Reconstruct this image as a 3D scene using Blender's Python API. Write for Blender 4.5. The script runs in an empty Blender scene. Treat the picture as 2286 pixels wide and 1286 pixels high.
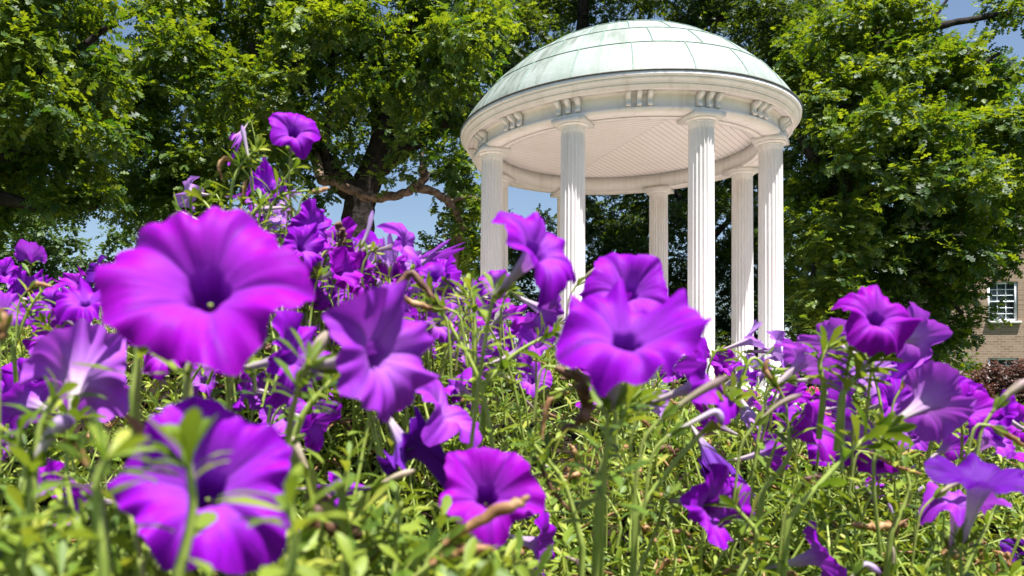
import bpy, math, random
import numpy as np
from mathutils import Vector, Matrix

# ------------------------------------------------------------------ camera
F_PX, CX, CY, PIT, ROL = 1747.63, 929.8, 810.7, 0.02134, 0.00797
IW, IH, EYE = 2286.0, 1286.0, 0.5
SUN_AZ, SUN_EL = math.radians(30), math.radians(71)
scn = bpy.context.scene
col = scn.collection
cp_, sp_, cr_, sr_ = math.cos(PIT), math.sin(PIT), math.cos(ROL), math.sin(ROL)
fwd = Vector((0, cp_, sp_)); up0 = Vector((0, -sp_, cp_)); rt0 = Vector((1, 0, 0))
rt = rt0 * cr_ + up0 * sr_; upv = up0 * cr_ - rt0 * sr_
cam = bpy.data.cameras.new("camera"); camo = bpy.data.objects.new("camera", cam); col.objects.link(camo)
M = Matrix((rt, upv, -fwd)).transposed().to_4x4(); M.translation = (0, 0, EYE)
camo.matrix_world = M
cam.sensor_fit = 'HORIZONTAL'; cam.sensor_width = 36.0; cam.lens = F_PX / IW * 36.0
cam.shift_x = (IW / 2 - CX) / IW; cam.shift_y = (CY - IH / 2) / IW
cam.clip_start = 0.02; cam.clip_end = 2000
cam.dof.use_dof = True; cam.dof.focus_distance = 4.5; cam.dof.aperture_fstop = 10.5; cam.dof.aperture_blades = 7
scn.camera = camo

# ------------------------------------------------------------------ sky, sun, exposure
w = bpy.data.worlds.new("World"); scn.world = w; w.use_nodes = True
nt = w.node_tree; nt.nodes.clear()
sky = nt.nodes.new("ShaderNodeTexSky"); sky.sky_type = 'NISHITA'; sky.sun_disc = False
sky.sun_elevation = SUN_EL; sky.sun_rotation = math.pi - SUN_AZ; sky.air_density = 1.0; sky.dust_density = 1.0
bg = nt.nodes.new("ShaderNodeBackground"); bg.inputs[1].default_value = 0.06
wo = nt.nodes.new("ShaderNodeOutputWorld")
nt.links.new(sky.outputs[0], bg.inputs[0]); nt.links.new(bg.outputs[0], wo.inputs[0])
sd = bpy.data.lights.new("sun", 'SUN'); sd.energy = 5.0; sd.angle = math.radians(0.53); sd.color = (1, .975, .93)
so = bpy.data.objects.new("sun", sd); col.objects.link(so)
sdir = Vector((math.sin(SUN_AZ) * math.cos(SUN_EL), -math.cos(SUN_AZ) * math.cos(SUN_EL), math.sin(SUN_EL)))
so.rotation_euler = sdir.to_track_quat('Z', 'Y').to_euler(); so.location = (5, -5, 20)
vs = scn.view_settings; scn.display_settings.display_device = 'sRGB'
vs.view_transform = 'Standard'; vs.look = 'None'; vs.gamma = 1.0; vs.use_curve_mapping = False
vs.exposure = 1.36
scn.cycles.max_bounces = 6; scn.cycles.diffuse_bounces = 4; scn.cycles.glossy_bounces = 2
scn.cycles.transmission_bounces = 4; scn.cycles.use_denoising = True
scn.cycles.caustics_reflective = False; scn.cycles.caustics_refractive = False

# ------------------------------------------------------------------ helpers
def ray(px, py):
    a, b = px - CX, py - CY
    u = cr_ * a + sr_ * b; v = -sr_ * a + cr_ * b
    d = (u / F_PX, 1.0, -v / F_PX)
    y = d[1] * cp_ - d[2] * sp_; z = d[1] * sp_ + d[2] * cp_
    return np.array([d[0] / y, 1.0, z / y])

def at(px, py, Y):                       # world point seen at a photo pixel, Y metres in front of the eye
    return ray(px, py) * Y + np.array([0, 0, EYE])

def tag(o, label=None, cat=None, group=None, kind=None):
    if label: o["label"] = label
    if cat: o["category"] = cat
    if group: o["group"] = group
    if kind: o["kind"] = kind
    return o

def empty(name, loc, label, cat, group=None):
    o = bpy.data.objects.new(name, None); col.objects.link(o); o.location = loc
    o.empty_display_size = 0.05
    return tag(o, label, cat, group)

def link(name, me, mat, parent=None):
    o = bpy.data.objects.new(name, me); col.objects.link(o)
    for m in (mat if isinstance(mat, (list, tuple)) else [mat]): me.materials.append(m)
    if parent is not None: o.parent = parent
    return o

def npmesh(name, V, faces, mat, parent=None, smooth=False, uv=None, origin=None):
    """V (n,3) ; faces list of int arrays (m,k) ; uv (n,2) per vertex"""
    V = np.asarray(V, dtype=np.float64)
    if origin is not None: V = V - np.asarray(origin)
    me = bpy.data.meshes.new(name)
    faces = [np.asarray(f, dtype=np.int32) for f in faces if len(f)]
    loops = np.concatenate([f.ravel() for f in faces]); tot = np.concatenate([np.full(len(f), f.shape[1], np.int32) for f in faces])
    start = np.concatenate([[0], np.cumsum(tot)[:-1]]).astype(np.int32)
    me.vertices.add(len(V)); me.vertices.foreach_set("co", V.astype(np.float32).ravel())
    me.loops.add(len(loops)); me.loops.foreach_set("vertex_index", loops)
    me.polygons.add(len(tot)); me.polygons.foreach_set("loop_start", start); me.polygons.foreach_set("loop_total", tot)
    if smooth: me.polygons.foreach_set("use_smooth", np.ones(len(tot), dtype=bool))
    if uv is not None:
        l = me.uv_layers.new(name="UVMap"); l.data.foreach_set("uv", np.asarray(uv, np.float32)[loops].ravel())
    me.update(calc_edges=True)
    return link(name, me, mat, parent)

class MB:                                 # collects shapes into one mesh
    def __init__(s): s.V = []; s.F = {}; s.n = 0; s.uv = []
    def add(s, V, faces, uv=None):
        V = np.asarray(V, float)
        for f in faces:
            f = np.asarray(f, int)
            if len(f): s.F.setdefault(f.shape[1], []).append(f + s.n)
        s.V.append(V); s.n += len(V)
        s.uv.append(np.zeros((len(V), 2)) if uv is None else np.asarray(uv, float))
        return s
    def box(s, c, d, rot=0.0):
        c = np.asarray(c, float); d = np.asarray(d, float) / 2
        v = np.array([[x, y, z] for x in (-1, 1) for y in (-1, 1) for z in (-1, 1)], float) * d
        ca, sa = math.cos(rot), math.sin(rot)
        v = np.c_[v[:, 0] * ca - v[:, 1] * sa, v[:, 0] * sa + v[:, 1] * ca, v[:, 2]] + c
        return s.add(v, [np.array([[0, 1, 3, 2], [4, 6, 7, 5], [0, 4, 5, 1], [2, 3, 7, 6], [0, 2, 6, 4], [1, 5, 7, 3]])])
    def lathe(s, prof, n=96, closed=False, c=(0, 0, 0)):
        prof = np.asarray(prof, float); m = len(prof)
        a = np.linspace(0, 2 * np.pi, n, endpoint=False)
        V = np.stack([np.outer(np.cos(a), prof[:, 0]), np.outer(np.sin(a), prof[:, 0]), np.tile(prof[:, 1], (n, 1))], -1).reshape(-1, 3) + np.asarray(c)
        i = np.arange(n)[:, None]; j = np.arange(m if closed else m - 1)[None, :]
        f = np.stack([i * m + j, ((i + 1) % n) * m + j, ((i + 1) % n) * m + (j + 1) % m, i * m + (j + 1) % m], -1).reshape(-1, 4)
        return s.add(V, [f])
    def tube(s, pts, rad, n=8, cap=True):
        pts = np.asarray(pts, float); rad = np.broadcast_to(np.asarray(rad, float), (len(pts),))
        t = np.gradient(pts, axis=0); t /= np.linalg.norm(t, axis=1, keepdims=True) + 1e-12
        ref = np.array([0.31, 0.21, 0.93]) if abs(t[0] @ np.array([.31, .21, .93])) < .9 else np.array([1., 0, 0])
        a = np.linspace(0, 2 * np.pi, n, endpoint=False); V = []
        u = np.cross(t[0], ref)
        for k in range(len(pts)):
            u = u - t[k] * (u @ t[k]); u /= np.linalg.norm(u) + 1e-12; v = np.cross(t[k], u)
            V.append(pts[k] + rad[k] * (np.outer(np.cos(a), u) + np.outer(np.sin(a), v)))
        V = np.concatenate(V); m = len(pts)
        i = np.arange(m - 1)[:, None]; j = np.arange(n)[None, :]
        f = np.stack([i * n + j, i * n + (j + 1) % n, (i + 1) * n + (j + 1) % n, (i + 1) * n + j], -1).reshape(-1, 4)
        uv = np.c_[np.tile(a / 6.283, m), np.repeat(np.linspace(0, 1, m), n)]
        s.add(V, [f], uv)
        if cap:
            s.add(V[-n:], [np.arange(n)[None, :]], uv[-n:]); s.add(V[:n], [np.arange(n)[None, ::-1]], uv[:n])
        return s
    def build(s, name, mat, parent=None, smooth=False, origin=None, uv=False):
        return npmesh(name, np.concatenate(s.V), [np.concatenate(v) for v in s.F.values()], mat, parent, smooth,
                      np.concatenate(s.uv) if uv else None, origin)

def spline(P, n):
    P = np.asarray(P, float)
    if len(P) == 2: return P[0] + (P[1] - P[0]) * np.linspace(0, 1, n)[:, None]
    Q = np.vstack([2 * P[0] - P[1], P, 2 * P[-1] - P[-2]]); out = []
    for t in np.linspace(0, len(P) - 1 - 1e-9, n):
        i = int(t); u = t - i; a, b, c, d = Q[i:i + 4]
        out.append(.5 * ((2 * b) + (-a + c) * u + (2 * a - 5 * b + 4 * c - d) * u * u + (-a + 3 * b - 3 * c + d) * u ** 3))
    return np.array(out)

# ------------------------------------------------------------------ materials
class Mat:
    def __init__(s, name):
        s.m = bpy.data.materials.new(name); s.m.use_nodes = True; s.t = s.m.node_tree; s.t.nodes.clear()
        s.out = s.n("ShaderNodeOutputMaterial")
    def n(s, typ, **kw):
        x = s.t.nodes.new(typ)
        for k, v in kw.items(): setattr(x, k, v)
        return x
    def l(s, a, b): s.t.links.new(a, b)
    def val(s, node, i, v):
        if hasattr(v, 'is_linked') or isinstance(v, bpy.types.NodeSocket): s.l(v, node.inputs[i])
        else: node.inputs[i].default_value = v
    def noise(s, vec, scale, detail=4, rough=.55):
        x = s.n("ShaderNodeTexNoise"); s.val(x, "Scale", scale); s.val(x, "Detail", detail); s.val(x, "Roughness", rough)
        if vec is not None: s.l(vec, x.inputs["Vector"])
        return x.outputs["Fac"]
    def ramp(s, fac, stops, interp='LINEAR'):
        x = s.n("ShaderNodeValToRGB"); x.color_ramp.interpolation = interp; e = x.color_ramp.elements
        while len(e) < len(stops): e.new(0.5)
        for k, (p, c) in enumerate(stops):
            e[k].position = p; e[k].color = (*c, 1) if len(c) == 3 else c
        s.l(fac, x.inputs[0]); return x.outputs[0]
    def mix(s, fac, a, b, mode='MIX'):
        x = s.n("ShaderNodeMix", data_type='RGBA', blend_type=mode)
        s.val(x, 0, fac)
        for i, c in ((6, a), (7, b)):
            if isinstance(c, tuple): x.inputs[i].default_value = (*c, 1)
            else: s.l(c, x.inputs[i])
        return x.outputs[2]
    def math(s, op, a, b=0.0, c=None):
        x = s.n("ShaderNodeMath", operation=op); s.val(x, 0, a); s.val(x, 1, b)
        if c is not None: s.val(x, 2, c)
        return x.outputs[0]
    def map(s, vec, scale):
        x = s.n("ShaderNodeMapping"); s.l(vec, x.inputs[0]); x.inputs[3].default_value = scale; return x.outputs[0]
    def obj(s): return s.n("ShaderNodeTexCoord").outputs["Object"]
    def pos(s): return s.n("ShaderNodeNewGeometry").outputs["Position"]
    def island(s): return s.n("ShaderNodeNewGeometry").outputs["Random Per Island"]
    def bump(s, h, strength=.3, dist=.01):
        x = s.n("ShaderNodeBump"); s.l(h, x.inputs["Height"]); x.inputs["Strength"].default_value = strength; x.inputs["Distance"].default_value = dist
        return x.outputs[0]
    def pbr(s, color, rough=.6, normal=None, spec=.5, metal=0.0):
        x = s.n("ShaderNodeBsdfPrincipled")
        if isinstance(color, tuple): x.inputs["Base Color"].default_value = (*color, 1)
        else: s.l(color, x.inputs["Base Color"])
        s.val(x, "Roughness", rough); x.inputs["Specular IOR Level"].default_value = spec; x.inputs["Metallic"].default_value = metal
        if normal is not None: s.l(normal, x.inputs["Normal"])
        return x
    def end(s, sh): s.l(sh.outputs[0], s.out.inputs[0]); return s.m
    def thin(s, sh, tcol, amt):
        t = s.n("ShaderNodeBsdfTranslucent")
        if isinstance(tcol, tuple): t.inputs[0].default_value = (*tcol, 1)
        else: s.l(tcol, t.inputs[0])
        x = s.n("ShaderNodeMixShader"); x.inputs[0].default_value = amt
        s.l(sh.outputs[0], x.inputs[1]); s.l(t.outputs[0], x.inputs[2]); return s.end(x)

def m_simple(name, a, b, scale=8, rough=.6, bump=.2, dist=.01, spec=.4):
    k = Mat(name); f = k.noise(k.obj(), scale, 6)
    return k.end(k.pbr(k.ramp(f, [(.3, a), (.7, b)]), rough, k.bump(f, bump, dist), spec))

def m_leaf(name, stops, tstops, amt, rough=.4, spec=.5, clump=1.2):
    k = Mat(name); r = k.island(); p = k.noise(k.pos(), clump, 2)
    f = k.math('ADD', k.math('MULTIPLY', r, .55), k.math('MULTIPLY', k.math('SUBTRACT', p, .25), .9))
    return k.thin(k.pbr(k.ramp(f, stops), rough, None, spec), k.ramp(f, tstops), amt)

OAK = m_leaf("oak_leaf", [(.1, (.008, .026, .007)), (.5, (.028, .074, .012)), (.9, (.17, .235, .030))],
             [(.1, (.05, .16, .006)), (.9, (.42, .48, .010))], .36, .52, .4, .8)
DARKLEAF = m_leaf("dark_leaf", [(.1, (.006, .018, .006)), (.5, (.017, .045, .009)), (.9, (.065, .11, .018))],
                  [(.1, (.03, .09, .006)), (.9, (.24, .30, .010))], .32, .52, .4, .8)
FARLEAF = m_leaf("far_leaf", [(.1, (.03, .06, .02)), (.5, (.055, .1, .03)), (.9, (.1, .15, .04))],
                 [(.1, (.07, .13, .02)), (.9, (.18, .24, .03))], .35, .5, .3)
REDLEAF = m_leaf("bronze_leaf", [(.1, (.022, .013, .011)), (.5, (.075, .038, .03)), (.9, (.20, .115, .085))],
                 [(.1, (.1, .03, .02)), (.9, (.25, .09, .05))], .3, .45, .4)
PETLEAF = m_leaf("petunia_leaf", [(.12, (.03, .065, .008)), (.4, (.095, .16, .016)), (.7, (.23, .29, .032)), (.95, (.42, .40, .08))],
                 [(.1, (.16, .30, .015)), (.9, (.5, .52, .04))], .27, .5, .3, 14)
k = Mat("stem_green"); PSTEM = k.end(k.pbr(k.ramp(k.noise(k.obj(), 60), [(.3, (.2, .28, .04)), (.7, (.33, .38, .09))]), .5))
k = Mat("dry_bloom"); u = k.noise(k.obj(), 90, 6)
DRY = k.thin(k.pbr(k.ramp(u, [(.25, (.10, .045, .018)), (.5, (.30, .15, .055)), (.75, (.62, .42, .22))]), .6, k.bump(u, .5, .002)), (.45, .2, .05), .25)
k = Mat("dark_dry_bloom"); u = k.noise(k.obj(), 90, 6)
DARKDRY = k.end(k.pbr(k.ramp(u, [(.25, (.035, .015, .01)), (.55, (.12, .05, .025)), (.8, (.28, .15, .08))]), .65, k.bump(u, .6, .002)))
def m_bud(name, stops):
    k = Mat(name); uvn = k.n("ShaderNodeUVMap"); sp = k.n("ShaderNodeSeparateXYZ"); k.l(uvn.outputs[0], sp.inputs[0])
    st = k.noise(k.map(uvn.outputs[0], (9, 2.5, 1)), 1.0, 5, .6)
    c = k.ramp(k.math('ADD', sp.outputs[1], k.math('MULTIPLY', k.math('SUBTRACT', st, .5), .3)), stops)
    c = k.mix(k.ramp(st, [(.42, (.7, .7, .7)), (.56, (0, 0, 0))]), c, stops[1][1], 'MULTIPLY')
    return k.thin(k.pbr(c, .55, k.bump(st, .4, .001)), k.mix(.5, c, (.6, .5, .4)), .25)
CREAM = m_bud("cream_bud", [(.0, (.26, .29, .09)), (.3, (.48, .42, .28)), (1, (.58, .48, .40))])
LAV = m_bud("lavender_bud", [(.0, (.40, .42, .2)), (.35, (.62, .54, .62)), (.75, (.55, .40, .68)), (1, (.24, .1, .42))])
BROWNBUD = m_bud("brown_bud", [(.0, (.22, .27, .07)), (.35, (.36, .33, .18)), (.8, (.34, .24, .24)), (1, (.16, .08, .12))])

def m_petal(name, limb, limb2, pale, back, throat, trans):
    k = Mat(name); uvn = k.n("ShaderNodeUVMap"); sp = k.n("ShaderNodeSeparateXYZ"); k.l(uvn.outputs[0], sp.inputs[0])
    U, Vv = sp.outputs[0], sp.outputs[1]
    streak = k.noise(k.map(uvn.outputs[0], (30, 1.8, 1)), 1.0, 6, .68)
    mott = k.noise(k.obj(), 75, 5, .65)
    fr = k.math('FRACT', U)
    mid = k.math('ABSOLUTE', k.math('SUBTRACT', fr, .5))              # 0 at the midrib of a lobe
    vein = k.ramp(mid, [(0, (1, 1, 1)), (.035, (.45, .45, .45)), (.09, (0, 0, 0))])
    limbc = k.mix(k.ramp(k.math('ADD', k.math('MULTIPLY', streak, .6), k.math('MULTIPLY', mott, .4)), [(.35, (0, 0, 0)), (.68, (1, 1, 1))]), limb, limb2)
    limbc = k.mix(k.math('MULTIPLY', vein, .62), limbc, throat)
    fv = k.math('ABSOLUTE', k.math('SUBTRACT', k.noise(k.map(uvn.outputs[0], (11, 2.2, 1)), 1.0, 3, .5), .5))
    limbc = k.mix(k.math('MULTIPLY', k.ramp(fv, [(0, (1, 1, 1)), (.025, (0, 0, 0))]), .55), limbc, throat)
    glow = k.mix(k.math('MULTIPLY', k.ramp(streak, [(.3, (.1, .1, .1)), (.65, (1, 1, 1))]), .8), limbc, pale)
    thr = k.mix(k.ramp(streak, [(.5, (0, 0, 0)), (.75, (.6, .6, .6))]), throat, pale)
    c1 = k.mix(k.ramp(Vv, [(.33, (0, 0, 0)), (.43, (1, 1, 1))]), thr, glow)
    front = k.mix(k.ramp(Vv, [(.46, (0, 0, 0)), (.80, (1, 1, 1))]), c1, limbc)
    bk = k.mix(k.ramp(streak, [(.35, (0, 0, 0)), (.7, (1, 1, 1))]), back, pale)
    bk = k.mix(k.ramp(Vv, [(.5, (0, 0, 0)), (.8, (.75, .75, .75))]), bk, limb2)
    tubec = k.mix(k.ramp(streak, [(.45, (0, 0, 0)), (.62, (1, 1, 1))]), (.62, .54, .52), (.34, .24, .30))
    bk = k.mix(k.ramp(Vv, [(.22, (0, 0, 0)), (.5, (1, 1, 1))]), tubec, bk)
    bf = k.n("ShaderNodeNewGeometry").outputs["Backfacing"]
    c = k.mix(bf, front, bk)
    b = k.bump(k.math('ADD', streak, k.math('MULTIPLY', vein, -.5)), .35, .0012)
    return k.thin(k.pbr(c, .55, b, .12), k.mix(.6, c, trans), .3)

PURPLE = m_petal("purple_petal", (0.2378, 0.002745, 0.4544), (0.3171, 0.005491, 0.568), (0.3699, 0.08922, 0.6004), (0.2994, 0.09607, 0.4868), (0.06727, 0.004942, 0.164), (0.3964, 0.004118, 0.6897))
MAGENTA = m_petal("magenta_petal", (0.2721, 0.001704, 0.4007), (0.3402, 0.003408, 0.4899), (0.313, 0.0568, 0.5343), (0.245, 0.06247, 0.4305), (0.0833, 0.005453, 0.2), (0.4083, 0.003408, 0.5566))
VIOLET = m_petal("violet_petal", (0.2609, 0.0186, 0.4771), (0.3478, 0.04185, 0.5654), (0.4604, 0.186, 0.6184), (0.4092, 0.186, 0.5478), (0.1116, 0.01339, 0.2678), (0.4297, 0.0372, 0.6626))
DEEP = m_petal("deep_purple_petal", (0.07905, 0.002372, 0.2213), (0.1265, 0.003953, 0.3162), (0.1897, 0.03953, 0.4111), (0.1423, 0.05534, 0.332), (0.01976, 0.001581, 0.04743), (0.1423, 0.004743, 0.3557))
LAVENDER = m_petal("lavender_petal", (0.3348, 0.1116, 0.5394), (0.4278, 0.186, 0.6138), (0.5766, 0.4185, 0.6882), (0.5208, 0.3534, 0.6138), (0.1116, 0.0279, 0.186), (0.465, 0.186, 0.6975))
PINK = m_petal("pink_petal", (.75, .01, .25), (.8, .02, .3), (.8, .2, .4), (.6, .15, .3), (.2, .0, .06), (.9, .02, .3))
MATS = dict(P=PURPLE, M=MAGENTA, V=VIOLET, D=DEEP, L=LAVENDER, K=PINK)

k = Mat("white_paint"); o_ = k.obj(); g = k.noise(o_, 1.6, 8, .7); g2 = k.noise(k.map(o_, (9, 9, .6)), 1.0, 6, .65)
dirt = k.math('MULTIPLY', k.ramp(g2, [(.5, (0, 0, 0)), (.78, (1, 1, 1))]), .55)
base = k.mix(k.ramp(g, [(.35, (0, 0, 0)), (.75, (1, 1, 1))]), (.80, .775, .785), (.70, .67, .67))
WHITE = k.end(k.pbr(k.mix(dirt, base, (.5, .44, .38)), .45, k.bump(k.noise(o_, 45, 4), .12, .004), .35))
k = Mat("ceiling_paint"); o_ = k.obj(); g = k.noise(o_, 1.1, 7, .65)
CEIL = k.end(k.pbr(k.mix(k.ramp(g, [(.4, (0, 0, 0)), (.8, (1, 1, 1))]), (.81, .775, .77), (.72, .675, .66)), .5, None, .3))
JOINT = m_simple("joint_shade", (.25, .21, .185), (.42, .37, .33), 5, .8)  # dark colour stands in for shade in the slots between ceiling boards
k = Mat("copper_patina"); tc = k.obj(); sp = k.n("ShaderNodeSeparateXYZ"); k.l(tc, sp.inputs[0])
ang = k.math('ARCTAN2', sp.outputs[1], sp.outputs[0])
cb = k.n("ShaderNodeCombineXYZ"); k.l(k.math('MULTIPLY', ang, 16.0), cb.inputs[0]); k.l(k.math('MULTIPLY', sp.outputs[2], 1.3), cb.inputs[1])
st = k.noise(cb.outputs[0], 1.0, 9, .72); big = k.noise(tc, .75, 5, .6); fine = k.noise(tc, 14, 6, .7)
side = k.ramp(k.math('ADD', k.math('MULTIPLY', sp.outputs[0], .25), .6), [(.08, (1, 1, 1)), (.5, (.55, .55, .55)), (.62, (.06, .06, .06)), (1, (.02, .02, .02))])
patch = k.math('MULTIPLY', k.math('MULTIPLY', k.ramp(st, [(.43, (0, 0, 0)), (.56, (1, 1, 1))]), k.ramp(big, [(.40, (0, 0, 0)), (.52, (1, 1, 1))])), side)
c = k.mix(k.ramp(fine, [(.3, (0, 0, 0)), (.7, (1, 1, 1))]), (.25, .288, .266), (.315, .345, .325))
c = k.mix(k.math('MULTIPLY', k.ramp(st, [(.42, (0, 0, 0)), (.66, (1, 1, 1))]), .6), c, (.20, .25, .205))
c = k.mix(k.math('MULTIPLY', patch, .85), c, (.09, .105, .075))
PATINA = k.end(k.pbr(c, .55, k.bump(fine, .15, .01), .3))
SEAM = m_simple("copper_seam", (.10, .16, .13), (.22, .32, .27), 30, .6)
GUTTER = m_simple("gutter_copper", (.03, .028, .024), (.09, .085, .07), 20, .55)
BARK = m_simple("oak_bark", (.006, .005, .0045), (.042, .034, .029), 7, .9, .9, .06, .15)
k = Mat("limb_bark"); f_ = k.noise(k.obj(), 9, 8, .7)
BARK2 = k.end(k.pbr(k.ramp(f_, [(.35, (.03, .02, .015)), (.65, (.24, .165, .12))]), .9, k.bump(f_, .9, .05), .15))
def m_brick(name, a, b, mortar, scale, bw=.5, rh=.25):
    k = Mat(name); x = k.n("ShaderNodeTexBrick"); k.l(k.obj(), x.inputs[0])
    x.inputs["Scale"].default_value = scale; x.inputs["Mortar Size"].default_value = .012
    x.inputs["Brick Width"].default_value = bw; x.inputs["Row Height"].default_value = rh
    x.inputs[1].default_value = (*a, 1); x.inputs[2].default_value = (*b, 1); x.inputs[3].default_value = (*mortar, 1)
    c = k.mix(k.math('MULTIPLY', k.noise(k.obj(), 3, 6), .5), x.outputs[0], tuple(v * .6 for v in a))
    return k.end(k.pbr(c, .85, k.bump(x.outputs[1], -.4, .01), .2))
PAVING = m_brick("brick_paving", (.62, .46, .39), (.54, .39, .32), (.55, .5, .46), 2.3)
k = Mat("building_brick"); x = k.n("ShaderNodeTexBrick"); sp = k.n("ShaderNodeSeparateXYZ"); k.l(k.obj(), sp.inputs[0])
cb = k.n("ShaderNodeCombineXYZ"); k.l(sp.outputs[0], cb.inputs[0]); k.l(sp.outputs[2], cb.inputs[1]); k.l(cb.outputs[0], x.inputs[0])
x.inputs["Scale"].default_value = 1.0; x.inputs["Mortar Size"].default_value = .012; x.inputs["Brick Width"].default_value = .26; x.inputs["Row Height"].default_value = .10
x.inputs[1].default_value = (.25, .155, .105, 1); x.inputs[2].default_value = (.38, .265, .185, 1); x.inputs[3].default_value = (.40, .33, .27, 1)
BRICK = k.end(k.pbr(k.mix(k.math('MULTIPLY', k.noise(k.obj(), 1.5, 6), .4), x.outputs[0], (.2, .14, .1)), .85, k.bump(x.outputs[1], -.8, .02), .2))
STONE = m_simple("stone", (.50, .47, .44), (.62, .59, .55), 6, .8)
WPAINT = m_simple("window_paint", (.68, .72, .76), (.78, .8, .82), 5, .5, .05)
k = Mat("window_glass"); f_ = k.noise(k.obj(), 1.3, 3)
GLASS = k.end(k.pbr(k.ramp(f_, [(.35, (.01, .013, .015)), (.6, (.05, .09, .09))]), .08, None, .6))
k = Mat("lawn"); f_ = k.noise(k.pos(), .6, 8, .7)
LAWN = k.end(k.pbr(k.ramp(f_, [(.3, (.03, .05, .012)), (.7, (.09, .12, .03))]), .9, k.bump(k.noise(k.pos(), 40, 4), .8, .05), .1))
SOIL = m_simple("bed_soil", (.006, .005, .003), (.03, .02, .012), 40, .95, .8, .02, .1)

# ------------------------------------------------------------------ setting
S = 3.2
WX, WY, RC, PH = 0.95317 * S, 3.63652 * S, 0.63735 * S, 0.2270
def Z(z): return EYE + z * S
g = MB(); xs = [-400, -60, -20, 20, 60, 400]
npmesh("ground", [(-600, -200, 0), (600, -200, 0), (600, 900, 0), (-600, 900, 0)], [np.array([[0, 1, 2, 3]])], LAWN)["kind"] = "structure"
a = np.linspace(0, 2 * np.pi, 72, endpoint=False)
P_ = np.c_[WX + 6.5 * np.cos(a), WY + 5.2 * np.sin(a), np.full(72, .006)]
npmesh("brick_paving", P_, [np.arange(72)[None, :]], PAVING)["kind"] = "structure"

def surf(X, Y):                            # top of the planted mound, relative to the eye
    X = np.asarray(X, float); Y = np.asarray(Y, float)
    Yr = 1.6
    xs = np.array([-1.6, -.85, -.62, -.3, -.165, -.03, .11, .34, .57, .8, 1.03, 1.24, 2.0])
    hs = np.array([.10, .115, .10, .17, .145, .12, .07, .01, -.05, -.07, -.09, -.105, -.14])
    hr = np.interp(X / np.maximum(Y, .7) * Yr, xs, hs)
    near = hr - (hr + .34) * (np.clip(Yr - Y, 0, .95) / .9) ** 1.15
    far = hr - .25 * (np.clip(Y - 1.85, 0, 1.5)) ** 1.3
    return np.where(Y < Yr, near, far)
gx = np.linspace(-1.7, 2.3, 81); gy = np.linspace(.1, 3.0, 59)
GX, GY = np.meshgrid(gx, gy, indexing='ij')
rng0 = np.random.default_rng(3)
edge = np.minimum(np.minimum((GX + 1.7), (2.3 - GX)), np.minimum(GY - .1, 3.0 - GY)) / .15
GZ = np.where(edge < .01, -.02, np.clip(EYE + surf(GX, GY) - .05 + rng0.normal(0, .006, GX.shape), 0.02, None) * np.clip(edge, 0, 1) ** .5)
ii = np.arange(80)[:, None] * 59 + np.arange(58)[None, :]
fq = np.stack([ii, ii + 59, ii + 60, ii + 1], -1).reshape(-1, 4)
npmesh("flower_bed_soil", np.stack([GX, GY, GZ], -1).reshape(-1, 3), [fq], SOIL, smooth=True)["kind"] = "structure"

# ------------------------------------------------------------------ the domed well shelter
well = empty("well_rotunda", (WX, WY, 0), "white round columned well shelter under a pale green copper dome", "rotunda")
def zs(prof): return [(r * S, Z(z)) for r, z in prof]
plat = MB().lathe([(0, 0.0), (.86 * S, 0.0), (.86 * S, .13), (.845 * S, .14), (.77 * S, .14), (.77 * S, .27), (.755 * S, .28), (0, .28)], 96)
plat.build("platform", STONE, well)
ZB = .28
RS = .0485 * S
def column(a):
    cxx, cyy = RC * math.sin(a), -RC * math.cos(a)
    nfl, sub = 20, 8
    th = np.linspace(0, 2 * np.pi, nfl * sub, endpoint=False)
    ph_ = (np.arange(nfl * sub) % sub) / sub
    dep = np.where(ph_ == 0, 0, np.sin(np.pi * np.clip((ph_ - .1) / .8, 0, 1)) ** .7) * .008 * S
    zt = Z(.985); zb = ZB + .16
    hz = [(zb, 0, 1.03), (zb + .02, .5, 1.03), (zb + .06, 1, 1.03), (zb + (zt - zb) * .4, 1, 1.025), (zt - .06, 1, .985), (zt - .025, .8, .98), (zt - .008, .3, .98), (zt, 0, .98), (Z(1.0), 0, .985)]
    V = []
    for z, dd, sc in hz:
        r = RS * sc - dep * dd; V.append(np.c_[r * np.cos(th), r * np.sin(th), np.full(len(th), z)])
    n = len(th); V = np.concatenate(V); i = np.arange(len(hz) - 1)[:, None]; j = np.arange(n)[None, :]
    f = np.stack([i * n + j, i * n + (j + 1) % n, (i + 1) * n + (j + 1) % n, (i + 1) * n + j], -1).reshape(-1, 4)
    sh = npmesh("column", V, [f], WHITE, well, True); sh.location = (cxx, cyy, 0); sh.rotation_euler.z = a
    MB().lathe([(RS * .98, Z(.9995)), (RS * 1.05, Z(1.0005)), (RS * 1.05, Z(1.0025)), (RS * 1.01, Z(1.0035)), (RS * 1.12, Z(1.0055)), (RS * 1.25, Z(1.009)), (RS * 1.29, Z(1.012)), (RS * 1.25, Z(1.0135)), (0, Z(1.0135))], 48).build("capital", WHITE, sh, True)
    s_ = .131 * S
    MB().box((0, 0, Z(1.0228)), (s_, s_, .018 * S)).build("abacus", WHITE, sh)
    MB().lathe([(RS * 1.35, ZB + .002), (RS * 1.42, ZB + .05), (RS * 1.35, ZB + .09), (RS * 1.15, ZB + .1), (RS * 1.22, ZB + .13), (RS * 1.05, ZB + .158), (0, ZB + .16)], 48).build("base", WHITE, sh, True)
for i in range(8): column(PH + i * math.pi / 4)

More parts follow.
